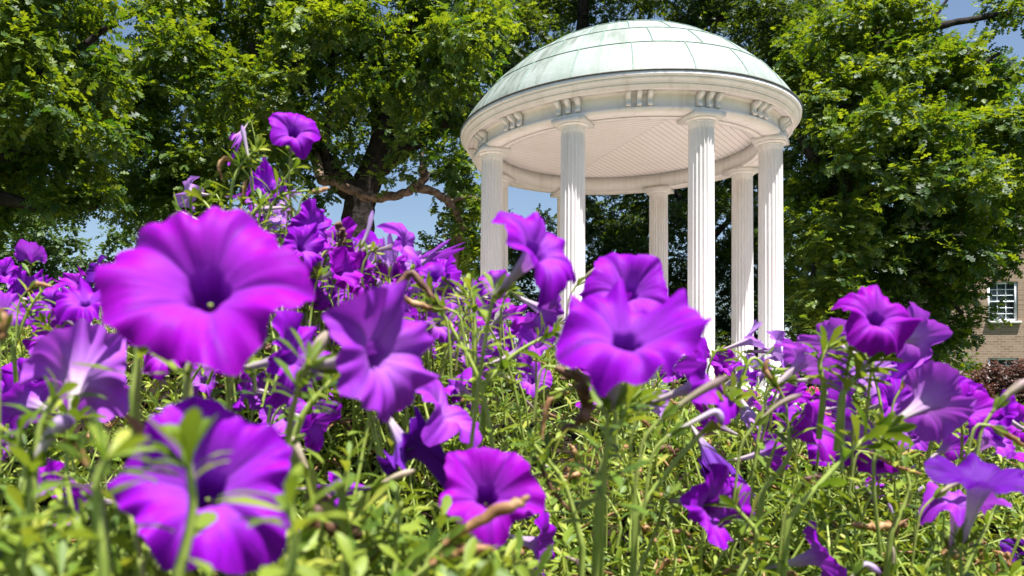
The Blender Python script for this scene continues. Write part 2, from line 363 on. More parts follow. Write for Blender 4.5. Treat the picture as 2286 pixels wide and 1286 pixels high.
MB().lathe(zs([(.588, 1.032), (.684, 1.032), (.684, 1.036), (.688, 1.037), (.688, 1.047), (.684, 1.049), (.676, 1.050), (.676, 1.0965), (.681, 1.0985), (.684, 1.1022), (.690, 1.104), (.690, 1.1060), (.588, 1.1060)]), 128, True).build("entablature", WHITE, well)
MB().lathe(zs([(.60, 1.1062), (.700, 1.1062), (.704, 1.1035), (.7165, 1.1035), (.7172, 1.1005), (.7262, 1.1005), (.7272, 1.1135), (.7312, 1.1142), (.7312, 1.1185), (.7285, 1.1188), (.7285, 1.1205), (.7362, 1.1208), (.7362, 1.1245), (.7372, 1.1255), (.7425, 1.1335), (.7480, 1.1392), (.7470, 1.1402), (.7470, 1.1418), (.7533, 1.1422), (.7545, 1.1465), (.7552, 1.1575), (.60, 1.1575)]), 160, True).build("cornice", WHITE, well)
MB().lathe(zs([(.586, 1.0305), (.618, 1.0305), (.618, 1.029), (.586, 1.029)]), 96, True).build("inner_bead", WHITE, well)
MB().lathe(zs([(.72, 1.158), (.757, 1.158), (.758, 1.164), (.72, 1.167)]), 128, True).build("gutter", GUTTER, well)
# beadboard ceiling laid in eight sectors, boards turned from sector to sector
cl = MB(); zc = Z(1.1045); rc_ = .5875 * S
def clip(poly, n, c):                      # keep the side where p.n <= c
    out = []
    for a_, b_ in zip(poly, poly[1:] + poly[:1]):
        da, db = a_[0] * n[0] + a_[1] * n[1] - c, b_[0] * n[0] + b_[1] * n[1] - c
        if da <= 0: out.append(a_)
        if da * db < 0: u = da / (da - db); out.append((a_[0] + (b_[0] - a_[0]) * u, a_[1] + (b_[1] - a_[1]) * u))
    return out
disc = [(rc_ * math.cos(q * math.pi / 48), rc_ * math.sin(q * math.pi / 48)) for q in range(96)]
ax = math.radians(104); dv = (-math.sin(ax), math.cos(ax))
for sgn in (-1, 1):
    half = clip(disc, (-sgn * dv[0], -sgn * dv[1]), -.0025)
    bd_ = ax + sgn * math.radians(52); nn = (-math.sin(bd_), math.cos(bd_)); bw_ = .085
    for b in range(int(-rc_ / bw_) - 1, int(rc_ / bw_) + 2):
        q = clip(clip(half, nn, (b + 1) * bw_ - .0035), (-nn[0], -nn[1]), -(b * bw_ + .0035))
        if len(q) > 2: cl.add([(x_, y_, zc) for x_, y_ in q], [np.arange(len(q))[None, ::-1]])
cl.build("ceiling", CEIL, well)
MB().lathe([(.001, zc + .004), (rc_, zc + .004)], 96).build("ceiling_joint", JOINT, well)  # disc behind the boards, its dark colour painting the gap shade
# S-shaped consoles in groups of three
prof = np.array([(0, 1.1034), (.042, 1.1034), (.042, 1.0960), (.0395, 1.0895), (.031, 1.0835), (.021, 1.0785), (.0165, 1.0725), (.0175, 1.0665), (.023, 1.0610), (.0255, 1.0565), (.0235, 1.0525), (.0235, 1.0505), (0, 1.0505)])
for kk in range(16):
    am = PH + kk * math.pi / 8
    gme = MB()
    for q in (-1, 0, 1):
        a_ = am + q * .0585
        er = np.array([math.sin(a_), -math.cos(a_)]); et = np.array([math.cos(a_), math.sin(a_)])
        V = []
        for sgn in (-1, 1):
            for r, z in prof:
                p2 = er * (.6745 + r) * S + et * sgn * .0088 * S; V.append((p2[0], p2[1], Z(z)))
        n = len(prof); i = np.arange(n)
        gme.add(V, [np.stack([i, (i + 1) % n, (i + 1) % n + n, i + n], -1), np.array([i[::-1], i + n])])
    gme.build("triglyph", WHITE, well)
# dome
hd, rd, zb_ = .448, .745, 1.1645
def dprof(t):                              # t 0 at the rim, 1 at the top (even steps along the curve)
    r = rd * (1 - t); return r, zb_ + hd * (1 - (r / rd) ** 2) ** .8
def domept(t, a, off=0.0):
    r, z = dprof(t); return ((r * math.sin(a)) * S, (-r * math.cos(a)) * S, Z(z + off))
dm = MB().lathe([(dprof(t)[0] * S + .0001, Z(dprof(t)[1])) for t in np.linspace(0, 1, 40) ** 1.3], 128)
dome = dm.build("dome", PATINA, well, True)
sm = MB(); rows = [0, .135, .29, .48, .72, 1.0]
for r_ in rows[1:-1]:
    sm.tube([domept(r_, a_, .0012) for a_ in np.linspace(0, 2 * math.pi, 97)], .0085, 5, False)
for ri in range(5):
    n_ = [20, 20, 20, 20, 10][ri]
    for j in range(n_):
        a_ = (j + (.5 if ri % 2 else 0.1)) * 2 * math.pi / n_ + .08
        sm.tube([domept(t, a_, .0012) for t in np.linspace(rows[ri], rows[ri + 1], 7)], .0085, 5, False)
sm.build("seam", SEAM, dome)

# ------------------------------------------------------------------ building
bz = empty("brick_building", tuple(at(2240, 848, 32.) * [1, 1, 0]), "tan brick building with white sash windows beyond the trees at the right edge", "building")
bz.rotation_euler.z = math.radians(-14)
wz1 = at(2241, 673, 32)[2]; wz0 = at(2241, 843, 32)[2]
wins = [(0, wz1), (3.4, wz1), (0, wz0), (3.4, wz0), (0, wz1 + 3.1), (3.4, wz1 + 3.1)]
ww, wh = 1.08, 1.62
zl = sorted({0.0, 8.2, *[z - wh / 2 for _, z in wins], *[z + wh / 2 for _, z in wins]})
xl = sorted({-1.9, 6.0, *[x - ww / 2 for x, _ in wins], *[x + ww / 2 for x, _ in wins]})
wl = MB()
for i in range(len(xl) - 1):
    for j in range(len(zl) - 1):
        xm, zm = (xl[i] + xl[i + 1]) / 2, (zl[j] + zl[j + 1]) / 2
        if any(abs(xm - x) < ww / 2 and abs(zm - z) < wh / 2 for x, z in wins): continue
        wl.add([(xl[i], 0, zl[j]), (xl[i + 1], 0, zl[j]), (xl[i + 1], 0, zl[j + 1]), (xl[i], 0, zl[j + 1])], [np.array([[0, 1, 2, 3]])])
for x, z in wins:                          # reveals
    for sx in (-1, 1):
        wl.add([(x + sx * ww / 2, 0, z - wh / 2), (x + sx * ww / 2, .25, z - wh / 2), (x + sx * ww / 2, .25, z + wh / 2), (x + sx * ww / 2, 0, z + wh / 2)], [np.array([[0, 1, 2, 3]])])
    wl.add([(x - ww / 2, 0, z + wh / 2), (x + ww / 2, 0, z + wh / 2), (x + ww / 2, .25, z + wh / 2), (x - ww / 2, .25, z + wh / 2)], [np.array([[0, 1, 2, 3]])])
for q in ([(-1.9, 0, 0), (-1.9, 9, 0), (-1.9, 9, 8.2), (-1.9, 0, 8.2)], [(6, 0, 0), (6, 9, 0), (6, 9, 8.2), (6, 0, 8.2)], [(-1.9, 9, 0), (6, 9, 0), (6, 9, 8.2), (-1.9, 9, 8.2)]):
    wl.add(q, [np.array([[0, 1, 2, 3]])])
wl.build("wall", BRICK, bz)
rf = MB(); rf.box((2.05, 4.4, 8.35), (8.3, 9.8, .3)); rf.add([(-2.1, -.3, 8.5), (6.2, -.3, 8.5), (6.2, 9.2, 8.5), (-2.1, 9.2, 8.5), (1, 4.4, 10.5), (3, 4.4, 10.5)], [np.array([[0, 1, 5, 4], [2, 3, 4, 5]]), np.array([[1, 2, 5], [3, 0, 4]])])
rf.build("roof", STONE, bz)
for x, z in wins:
    fr = MB(); t = .085; y = .1
    fr.box((x - ww / 2 + t / 2 + .003, y, z), (t, .1, wh - .006)); fr.box((x + ww / 2 - t / 2 - .003, y, z), (t, .1, wh - .006))
    fr.box((x, y, z + wh / 2 - t / 2 - .003), (ww - 2 * t - .006, .1, t)); fr.box((x, y, z - wh / 2 + t / 2 + .003), (ww - 2 * t - .006, .1, t))
    fr.box((x, y + .012, z), (ww - 2 * t - .006, .09, .06))
    f_o = fr.build("window", WPAINT, bz)
    mu = MB(); iw = ww - 2 * t; ih = wh / 2 - t
    for sgn in (-1, 1):
        for xi in (-1, 1): mu.box((x + xi * iw / 6, y + .02, z + sgn * (ih / 2 + .015)), (.028, .03, ih - .03))
        for zi in (-1, 1): mu.box((x, y + .0195, z + sgn * (ih / 2 + .015) + zi * ih / 6), (iw - .006, .025, .028))
    mu.build("muntin", WPAINT, f_o)
    MB().box((x, y + .05, z), (iw, .02, wh - .05)).build("pane", GLASS, f_o)
    MB().box((x, -.045, z - wh / 2 - .055), (ww + .16, .14, .1)).build("sill", STONE, f_o)

# ------------------------------------------------------------------ trees
def frame(d, n):
    d = d / (np.linalg.norm(d, axis=1, keepdims=True) + 1e-9)
    s = np.cross(n, d); s /= np.linalg.norm(s, axis=1, keepdims=True) + 1e-9
    return d, s, np.cross(d, s)
LOBED = np.array([(0, 0, 0), (.36, 0, .02), (.62, 0, .02), (1, 0, -.06),
                  (.22, .24, .05), (.36, .11, .03), (.5, .42, .09), (.64, .16, .04), (.8, .3, .04),
                  (.22, -.24, .05), (.36, -.11, .03), (.5, -.42, .09), (.64, -.16, .04), (.8, -.3, .04)])
LOBQ = np.array([[0, 1, 5, 4], [1, 2, 7, 6], [0, 9, 10, 1], [1, 11, 12, 2]]); LOBT = np.array([[2, 3, 8], [1, 6, 5], [2, 13, 3], [1, 10, 11]])
LOBT = np.array([[2, 3, 8], [2, 13, 3]])
OVAL = np.array([(0, 0, 0), (.45, .36, .07), (1, 0, -.05), (.45, -.36, .07), (.45, 0, 0)])
OVT = np.array([[0, 4, 1], [4, 2, 1], [0, 3, 4], [4, 3, 2]])
def leaf_cloud(pos, d, n, L, W, shape):
    d, s, n = frame(d, n); T = LOBED if shape == 'lobed' else OVAL
    V = pos[:, None, :] + (T[None, :, 0, None] * d[:, None] * L[:, None, None] + T[None, :, 1, None] * s[:, None] * W[:, None, None] + T[None, :, 2, None] * n[:, None] * L[:, None, None])
    o = (np.arange(len(pos)) * len(T))[:, None, None]
    fs = [(LOBQ[None] + o).reshape(-1, 4), (LOBT[None] + o).reshape(-1, 3)] if shape == 'lobed' else [(OVT[None] + o).reshape(-1, 3)]
    return V.reshape(-1, 3), fs
def sprays(rng, C, R, flat, cover, leafL, per=7, droop=.5):
    """positions, directions and normals of leaves grouped in sprays over a clump"""
    area = math.pi * R * R; nsp = max(6, int(area * cover / (leafL * leafL * .26) / per))
    nsub = 11; sc = rng.normal(size=(nsub, 3)); sc /= np.linalg.norm(sc, axis=1, keepdims=True); sc *= rng.uniform(.3, .85, nsub)[:, None]
    sr = rng.uniform(.28, .46, nsub); k_ = rng.integers(0, nsub, nsp)
    v = rng.normal(size=(nsp, 3)); v[:, 2] = np.where(rng.random(nsp) < .7, np.abs(v[:, 2]), v[:, 2]); v /= np.linalg.norm(v, axis=1, keepdims=True)
    c = C + (sc[k_] + v * (sr[k_] * rng.uniform(.55, 1.05, nsp))[:, None] * np.array([1, 1, .6])) * R * np.array([1, 1, flat])
    v = v * .7 + sc[k_] * .8; v /= np.linalg.norm(v, axis=1, keepdims=True) + 1e-9
    tw = v * .9 + rng.normal(0, .45, (nsp, 3)); tw[:, 2] -= droop * .5; tw /= np.linalg.norm(tw, axis=1, keepdims=True)
    up = np.array([0, 0, 1.]) + rng.normal(0, .25, (nsp, 3)) + v * .35
    c = np.repeat(c, per, 0); tw = np.repeat(tw, per, 0); up = np.repeat(up, per, 0)
    k_ = np.tile(np.linspace(0, 1, per), nsp); n = len(c)
    side = np.cross(up, tw); side /= np.linalg.norm(side, axis=1, keepdims=True) + 1e-9
    sgn = np.where(np.tile(np.arange(per), nsp) % 2 == 0, 1, -1)
    ang_ = (1.25 - .95 * k_) * sgn + rng.normal(0, .2, n)
    d = tw * np.cos(ang_)[:, None] + side * np.sin(ang_)[:, None]
    d[:, 2] -= droop * rng.uniform(.2, .9, n)
    pos = c + tw * (k_ * leafL * 1.5)[:, None] + rng.normal(0, leafL * .12, (n, 3))
    nr = up + rng.normal(0, .55, (n, 3))
    L = leafL * rng.uniform(.65, 1.15, n)
    return pos, d, nr, L
def crown(name, clumps, Y, leafL, mat, parent, seed, cover=3.0, shape='lobed', jit=.6, droop=.5, wid=.95, flat=.8, back=2.5):
    rng = np.random.default_rng(seed); A = [[], [], [], []]
    both = [(c, cover) for c in clumps]
    if back: both += [((c[0] + rng.normal(0, 14), c[1] - 10 + rng.normal(0, 14), c[2] * .85, back), cover * .55) for c in clumps if c[2] >= 50 and len(c) == 3]
    for (cpx, cpy, rpx, *dy), cov_ in both:
        Yc = Y + (dy[0] if dy else rng.uniform(-jit, jit) * 2); R = rpx * Yc / F_PX
        for q, x_ in zip(A, sprays(rng, at(cpx, cpy, Yc), R, flat, cov_, leafL, droop=droop)): q.append(x_)
    pos, d, n, L = [np.concatenate(q) for q in A]
    V, fs = leaf_cloud(pos, d, n, L, L * wid, shape)
    return npmesh(name, V, fs, mat, parent, origin=parent.location)
def wood(paths, mat, parent, name, n=10, seed=1, knob=.06):
    rng = np.random.default_rng(seed); mb = MB()
    for P, r0_, r1_ in paths:
        Q = spline(P, max(10, len(P) * 6)); rr_ = np.linspace(r0_, r1_, len(Q)) * (1 + rng.normal(0, knob, len(Q)) * .6)
        Q[1:-1] += rng.normal(0, 1, (len(Q) - 2, 3)) * rr_[1:-1, None] * .9 * knob
        mb.tube(Q, rr_, n)
    return mb.build(name, mat, parent, True, origin=parent.location)
def px(l, Y): return [at(p[0], p[1], Y + (p[2] if len(p) > 2 else 0)) for p in l]
def gnd(p, Y): q = at(p, 848, Y); q[2] = 0; return q

# big oak left of the well
Y = 17.0
oak = empty("oak_tree", tuple(gnd(800, Y)), "big dark trunked oak with crooked limbs standing left of the dome", "tree")
wood([([gnd(800, Y), *px([(795, 640), (797, 540), (800, 470), (822, 400), (850, 330), (855, 260), (830, 150), (800, 20), (780, -120)], Y)], .45, .14)], BARK, oak, "trunk", 16, 2, .025)
wood([(px([(812, 440), (735, 380), (690, 300), (640, 210), (560, 100)], Y), .3, .07), (px([(735, 390), (725, 330), (738, 180), (742, 60), (750, -60)], Y - .5), .11, .05),
      (px([(840, 370), (900, 330), (960, 290), (1040, 250), (1130, 200, 1)], Y), .3, .1), (px([(850, 300), (845, 240), (880, 130), (930, 20)], Y), .2, .06),
      (px([(700, 320), (600, 250), (480, 200), (380, 150)], Y), .15, .05), (px([(640, 215), (660, 120), (640, 0)], Y), .1, .04)], BARK, oak, "limb", 10, 3)
wood([(px([(705, 345, 1.2), (715, 395, .4), (745, 405), (775, 420), (830, 442), (880, 438), (925, 420), (950, 395), (940, 372)], Y - 1.6), .10, .085), (px([(925, 418), (970, 430), (1005, 455), (1028, 500), (1020, 560), (1010, 640)], Y - 1.6), .085, .06), (px([(945, 380), (940, 355), (950, 330)], Y - 1.6), .05, .02), (px([(1000, 452), (1050, 440), (1090, 460)], Y - 1.6), .04, .015)], BARK2, oak, "gnarled_branch", 12, 5, .16)
crown("crown", [(370, 60, 120), (330, 200, 100), (420, 330, 110), (330, 420, 70), (480, 180, 110), (560, 60, 120), (560, 290, 90), (680, 130, 100), (640, 300, 60), (780, 60, 110), (800, 190, 70),
                (900, 120, 110), (1000, 60, 110), (950, 215, 60), (1035, 160, 80), (1090, 60, 80), (450, 430, 60), (590, 400, 50), (700, -80, 150), (450, -80, 150), (950, -80, 150), (540, 200, 70, -3), (700, 50, 90, -3),
                (1000, 410, 45), (1030, 480, 50), (985, 560, 45), (1050, 590, 45), (720, 440, 30), (905, 392, 26, -1.9), (870, 405, 20, -1.9), (1060, 450, 25, -1.6), (1020, 520, 22, -1.8), (770, 395, 22, -1.8), (270, 300, 60), (1000, 300, 50), (860, 290, 25), (960, 350, 30), (620, 190, 60, -3), (400, 110, 80, -3), (1040, 80, 80, -3), (690, 240, 40), (300, 430, 70), (390, 440, 65), (520, 400, 60), (610, 440, 45), (670, 375, 40), (600, 330, 60), (700, 320, 35), (920, 190, 60), (1000, 240, 60), (1010, 370, 50), (945, 300, 40),
                (870, 220, 40), (760, 280, 40), (780, 350, 25), (480, 460, 45), (1040, 430, 40), (1035, 540, 50), (990, 620, 50), (250, 250, 60), (330, 300, 70), (770, 200, 55, -2.2), (850, 180, 60, -2.2), (690, 270, 45, -2.2), (930, 235, 45, -2.2), (1010, 200, 55, -2.2), (640, 350, 40, -2.2), (905, 330, 32, -2), (300, 490, 45), (740, 60, 60, -3), (850, 60, 60, -3), (960, 140, 60, -3), (560, 340, 60, -2.2), (440, 230, 70, -2.5), (700, 300, 40, 2), (735, 345, 40, 2), (660, 320, 50, 2), (880, 270, 40, 2), (790, 300, 40, 2), (1050, 500, 40), (1065, 430, 35)],
      Y, .2, OAK, oak, 11, 3.9)
# tree at the left edge
Y = 12.5
lt = empty("oak_tree", tuple(gnd(-160, Y)), "bright green oak filling the left edge with drooping leaf clusters", "tree")
wood([([gnd(-160, Y), *px([(-150, 500), (-120, 250), (-60, 0), (0, -200)], Y)], .35, .12), (px([(-140, 450), (-20, 440), (120, 470), (230, 455)], Y), .16, .05), (px([(-120, 280), (20, 220), (150, 130), (240, 60)], Y), .14, .04), (px([(-130, 340), (0, 350), (110, 330), (190, 280)], Y), .1, .04)], BARK, lt, "trunk", 12, 6)
crown("crown", [(60, 40, 130), (190, 90, 100), (70, 190, 120), (200, 230, 80), (40, 320, 100), (140, 330, 90), (50, 420, 80), (150, 430, 60), (240, 160, 60), (-80, 200, 140), (-60, 400, 140), (-60, 0, 140), (100, -90, 150), (60, 120, 80, -1.5), (120, 250, 80, -1.5), (230, 440, 45), (10, 250, 80, -1.5), (20, 470, 50), (110, 465, 50), (200, 395, 55), (235, 300, 55), (170, 460, 40), (-20, 520, 50)],
      Y, .17, OAK, lt, 12, 4.0)
# tree spreading behind the dome
Y = 25.
bt = empty("oak_tree", tuple(gnd(1285, Y)), "dark oak spreading above and behind the copper dome", "tree")
wood([([gnd(1285, Y), *px([(1288, 600), (1290, 300), (1300, 50), (1320, -150)], Y)], .33, .15), (px([(1291, 330), (1240, 120), (1150, 20)], Y), .2, .06), (px([(1291, 300), (1500, 90), (1720, 10)], Y), .2, .06)], BARK, bt, "trunk", 12, 7)
crown("crown", [(1150, 50, 80), (1230, 20, 80), (1330, 0, 80), (1440, -10, 80), (1540, 0, 80), (1640, 20, 90), (1740, 60, 80), (1150, 140, 60), (1100, 200, 60), (1060, 250, 50), (1250, 110, 70), (1400, 100, 80), (1560, 100, 80), (1700, 140, 70), (1760, 190, 70), (1040, 330, 40), (1120, -60, 90), (1600, -80, 100), (1350, -90, 110), (1820, 10, 60), (1740, 90, 60, -2), (1785, 60, 70, -2), (1690, 40, 70, -2), (1770, 130, 50, -2), (1120, 100, 60, -2), (1170, 40, 60, -2)],
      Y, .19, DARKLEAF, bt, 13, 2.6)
# dark trees seen between the columns
Y = 28.
dt = empty("shade_tree", tuple(gnd(1570, Y)), "deep shaded tree seen between the white columns", "tree")
wood([([gnd(1570, Y), *px([(1567, 650), (1565, 520), (1500, 420)], Y)], .4, .1), (px([(1567, 560), (1600, 520), (1650, 470)], Y), .2, .06)], BARK, dt, "trunk", 12, 8)
crown("crown", [(1340, 500, 80), (1420, 590, 100), (1340, 660, 90), (1510, 500, 70), (1600, 470, 80), (1610, 600, 90), (1250, 560, 70), (1160, 590, 70), (1500, 700, 90), (1620, 720, 80), (1250, 680, 80), (1420, 440, 60), (1080, 640, 70), (1410, 770, 90), (1560, 800, 90), (1180, 700, 90), (1300, 430, 40), (1215, 500, 30), (1520, 410, 60), (1620, 400, 60), (1700, 400, 60), (1700, 520, 80), (1700, 640, 80), (1760, 560, 80), (1360, 590, 80), (1460, 660, 80), (1540, 600, 80), (1420, 520, 70), (1780, 690, 80), (1310, 740, 80), (1660, 800, 80), (1130, 520, 40), (1090, 560, 40)],
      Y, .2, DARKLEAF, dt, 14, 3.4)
# tree right of the well
Y = 17.
rt_ = empty("oak_tree", tuple(gnd(1850, Y)), "large leafy oak right of the well sweeping low with bright leaf sprays", "tree")
wood([([gnd(1850, Y), *px([(1850, 640), (1865, 450), (1900, 250), (1960, 60), (2000, -120)], Y)], .42, .13), (px([(1860, 480), (1960, 430), (2080, 400), (2190, 390)], Y), .15, .05), (px([(1880, 330), (1990, 290), (2100, 200), (2230, 120)], Y), .14, .04),
      (px([(1856, 580), (1960, 590), (2080, 640), (2150, 700)], Y), .12, .04), (px([(1970, 110), (2060, 70), (2160, 45), (2290, 30), (2400, 60)], Y), .1, .04), (px([(2060, 70), (2100, 20), (2140, -40)], Y), .05, .02), (px([(1870, 420), (1800, 330), (1760, 230)], Y), .13, .05)], BARK, rt_, "trunk", 12, 9)
crown("crown", [(1830, 130, 90), (1900, 60, 90), (1960, 170, 110), (1850, 260, 110), (2070, 220, 90), (2170, 210, 80), (2000, 320, 110), (2140, 340, 100), (2240, 290, 80), (1850, 400, 100), (1950, 460, 100), (2070, 450, 100), (2180, 450, 90), (1810, 520, 80),
                (1900, 580, 100), (2030, 580, 100), (2130, 560, 70), (2110, 660, 60), (1990, 700, 80), (1870, 690, 90), (2090, 740, 55), (2270, 540, 35), (2250, 420, 70), (2170, 740, 28), (2000, 40, 80), (2120, 130, 60), (2230, 180, 50), (1800, 330, 70), (1790, 640, 60), (1960, 260, 70, -2.5), (2100, 300, 70, -2.5), (2040, 420, 70, -2.5), (1900, 330, 70, -2.5), (2160, 400, 60, -2.5), (2290, 470, 40), (1840, 780, 70), (1950, 790, 60), (2040, 800, 50), (2230, 520, 60), (2200, 575, 45), (2290, 420, 60), (2280, 330, 60), (2295, 240, 50), (2180, 620, 35), (1840, 560, 60, -2), (1850, 650, 60, -2), (1880, 480, 60, -2), (1845, 730, 55, -2), (1930, 720, 60, -2), (1900, 560, 60, -2), (2240, 590, 30), (1800, 450, 60), (1790, 210, 60), (2165, 640, 42), (2160, 700, 38), (2175, 560, 45), (2120, 170, 55), (2060, 130, 60), (2190, 140, 40), (2225, 25, 35), (2270, 20, 40)],
      Y, .2, OAK, rt_, 15, 3.8)
# far trees below the left crown, and a far belt
Y = 38.
ft = empty("far_tree", tuple(gnd(60, Y)), "far pale green tree under the left oak", "tree")
wood([([gnd(60, Y), *px([(60, 650), (70, 540)], Y)], .4, .1)], BARK, ft, "trunk")
crown("crown", [(30, 560, 70), (110, 590, 70), (180, 620, 60), (40, 650, 80), (150, 680, 80), (90, 520, 50), (215, 610, 40), (-60, 580, 90), (240, 690, 50), (40, 500, 60), (130, 540, 50), (70, 470, 40), (200, 570, 30), (160, 500, 22), (250, 530, 30), (290, 560, 45), (260, 620, 50)], Y, .26, FARLEAF, ft, 16, 2.2, 'oval')
Y = 45.
ft = empty("far_tree", tuple(gnd(620, Y)), "far tree showing beneath the limbs behind the tallest petunias", "tree")
wood([([gnd(620, Y), *px([(620, 700), (600, 560)], Y)], .4, .1)], BARK, ft, "trunk")
crown("crown", [(420, 600, 100), (540, 560, 80), (650, 560, 70), (600, 640, 90), (720, 640, 70), (830, 650, 60), (930, 660, 60), (330, 640, 90), (690, 500, 40), (470, 500, 60), (330, 510, 50)], Y, .28, FARLEAF, ft, 17, 2.0, 'oval')
Y = 27.
et = empty("shade_tree", tuple(gnd(2080, Y)), "low dark evergreen in front of the brick building", "tree")
wood([([gnd(2080, Y), *px([(2080, 760), (2085, 640)], Y)], .25, .08)], BARK, et, "trunk")
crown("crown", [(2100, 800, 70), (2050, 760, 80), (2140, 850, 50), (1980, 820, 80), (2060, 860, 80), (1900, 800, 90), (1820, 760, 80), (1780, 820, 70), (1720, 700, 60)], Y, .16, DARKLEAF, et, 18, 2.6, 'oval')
Y = 13.
sb = empty("bronze_shrub", tuple(gnd(2230, Y)), "reddish bronze leaved shrub below the brick building", "shrub")
wood([([gnd(2230, Y), *px([(2225, 870), (2200, 820)], Y)], .04, .015), ([gnd(2240, Y), *px([(2250, 870), (2270, 810)], Y)], .04, .015)], BARK, sb, "stem")
crown("foliage", [(2180, 862, 44), (2240, 846, 52), (2290, 846, 56), (2205, 848, 40), (2340, 870, 60), (2200, 900, 60), (2280, 910, 70), (2150, 890, 30), (2130, 900, 30)], Y, .05, REDLEAF, sb, 19, 2.6, 'oval', .15)

# ------------------------------------------------------------------ petunia foliage
PT_t = np.array([0, .12, .38, .68, .9, 1.0]); PT_w = np.array([.10, .12, .30, .5, .3, .02])
def pet_leaves(pos, d, n, L, curl, W=.54):
    d, s, n = frame(d, n); m = len(PT_t); N = len(pos)
    V = np.empty((N, m, 3, 3))
    for i, (t, w_) in enumerate(zip(PT_t, PT_w)):
        c = pos + d * (t * L)[:, None] * (1 - .18 * (curl * t)[:, None] ** 2) - n * (curl * L * t * t * .45)[:, None]
        e = s * (w_ * W * L * .5)[:, None]; lift = n * (w_ * L * .09)[:, None]
        V[:, i, 0] = c - e + lift; V[:, i, 1] = c; V[:, i, 2] = c + e + lift
    q = []
    for i in range(m - 1):
        for j in (0, 1): q.append([i * 3 + j, i * 3 + j + 1, i * 3 + j + 4, i * 3 + j + 3])
    F = (np.array(q)[None] + (np.arange(N) * m * 3)[:, None, None]).reshape(-1, 4)
    return V.reshape(-1, 3), F
def shoot_leaves(rng, P, nl, L, t0=.15):
    """leaves set round a stem polyline, denser at the tip"""
    P = np.asarray(P); t = np.sort(1 - (1 - t0) * rng.random(nl) ** 1.5); x = t * (len(P) - 1); i = np.minimum(x.astype(int), len(P) - 2)
    pos = P[i] + (P[i + 1] - P[i]) * (x - i)[:, None]; ax = P[i + 1] - P[i]; ax /= np.linalg.norm(ax, axis=1, keepdims=True)
    a_ = np.arange(nl) * 2.4 + rng.uniform(0, 6); ref = np.cross(ax, np.array([.3, .4, .87])); ref /= np.linalg.norm(ref, axis=1, keepdims=True) + 1e-9
    ot = np.cross(ax, ref); rad = ref * np.cos(a_)[:, None] + ot * np.sin(a_)[:, None]
    el = .25 + .9 * t ** 2 + rng.normal(0, .15, nl)
    d = rad * np.cos(el * .75)[:, None] + ax * np.sin(el * .75)[:, None]
    nn = ax * np.cos(el * .75)[:, None] - rad * np.sin(el * .75)[:, None]
    LL = L * rng.uniform(.6, 1.15, nl) * (1.05 - .35 * t ** 4)
    return pos, d, nn, LL, rng.uniform(-.1, .9, nl)

rng = np.random.default_rng(5)
nt_ = 1250
ty = rng.uniform(.62, 2.3, nt_); tx = rng.uniform(-.78, 1.02, nt_) * (ty + .25); tz = surf(tx, ty) + EYE
A = [[], [], [], [], []]; stems = MB()
for i in range(nt_):
    b = np.array([tx[i], ty[i], tz[i] - .055]); H = rng.uniform(.06, .15)
    for q_ in range(rng.integers(4, 7)):
        ln = rng.normal(0, .6, 2); h = H * rng.uniform(.65, 1.0)
        tip = b + np.array([ln[0] * h, ln[1] * h, h * (1 - .15 * np.hypot(*ln))]); mid = (b + tip) / 2 + rng.normal(0, .007, 3) - np.array([ln[0], ln[1], 0]) * h * .12
        P = spline([b, mid, tip], 5)
        for q, x_ in zip(A, shoot_leaves(rng, P, rng.integers(8, 13), rng.uniform(.018, .036), .3)): q.append(x_)
        stems.tube(P, [.0016, .0015, .0014, .0012, .0009], 5, False)
for i in range(230):                       # nearest plants, below the lens
    yn = rng.uniform(.30, .58); xp_ = rng.uniform(-60, 1180); yp_ = rng.uniform(1110, 1330) if xp_ < 250 else (rng.uniform(1130, 1330) if xp_ < 930 else rng.uniform(1240, 1340))
    tip = at(xp_, yp_, yn); b = tip + np.array([rng.normal(0, .02), rng.normal(0.005, .02), -rng.uniform(.06, .1)])
    P = spline([b, (b + tip) / 2 + rng.normal(0, .006, 3), tip], 6)
    for q, x_ in zip(A, shoot_leaves(rng, P, rng.integers(7, 12), rng.uniform(.022, .034), .2)): q.append(x_)
    stems.tube(P, [.0017, .0016, .0015, .0014, .0012, .0009], 6, False)
for i in range(430):                       # taller open shoots standing over the carpet
    yn = rng.uniform(.58, 1.15); xp_ = rng.uniform(880, 2330); yp_ = rng.uniform(900, 1300)
    tip = at(xp_, yp_, yn); gz_ = float(surf(tip[0], yn)) + EYE
    if tip[2] < gz_ - .01 or tip[2] > gz_ + .14: continue
    b = tip + np.array([rng.normal(0, .025), rng.normal(0, .02), -rng.uniform(.08, .13)])
    P = spline([b, (b + tip) / 2 + rng.normal(0, .01, 3), tip], 7)
    for q, x_ in zip(A, shoot_leaves(rng, P, rng.integers(9, 15), rng.uniform(.022, .036), .15)): q.append(x_)
    stems.tube(P, [.0019, .0018, .0017, .0016, .0014, .0012, .0009], 6, False)
for i in range(170):                       # the tall mound left of the well
    xp_ = rng.uniform(460, 1060); yn = rng.uniform(.95, 1.45)
    yp_ = np.interp(xp_, [460, 600, 700, 780, 900, 1060], [480, 430, 520, 575, 600, 630]) + rng.uniform(0, 130)
    tip = at(xp_, yp_, yn); b = tip + np.array([rng.normal(0, .035), rng.normal(.02, .03), -rng.uniform(.16, .26)])
    P = spline([b, (b + tip) / 2 + rng.normal(0, .014, 3), tip], 8)
    for q, x_ in zip(A, shoot_leaves(rng, P, rng.integers(14, 22), rng.uniform(.020, .032), .1)): q.append(x_)
    stems.tube(P, [.0021, .002, .0019, .0018, .0016, .0014, .0012, .0009], 6, False)
pos, d, n, L, cu = [np.concatenate(q) for q in A]
V, Fq = pet_leaves(pos, d, n, L, cu)
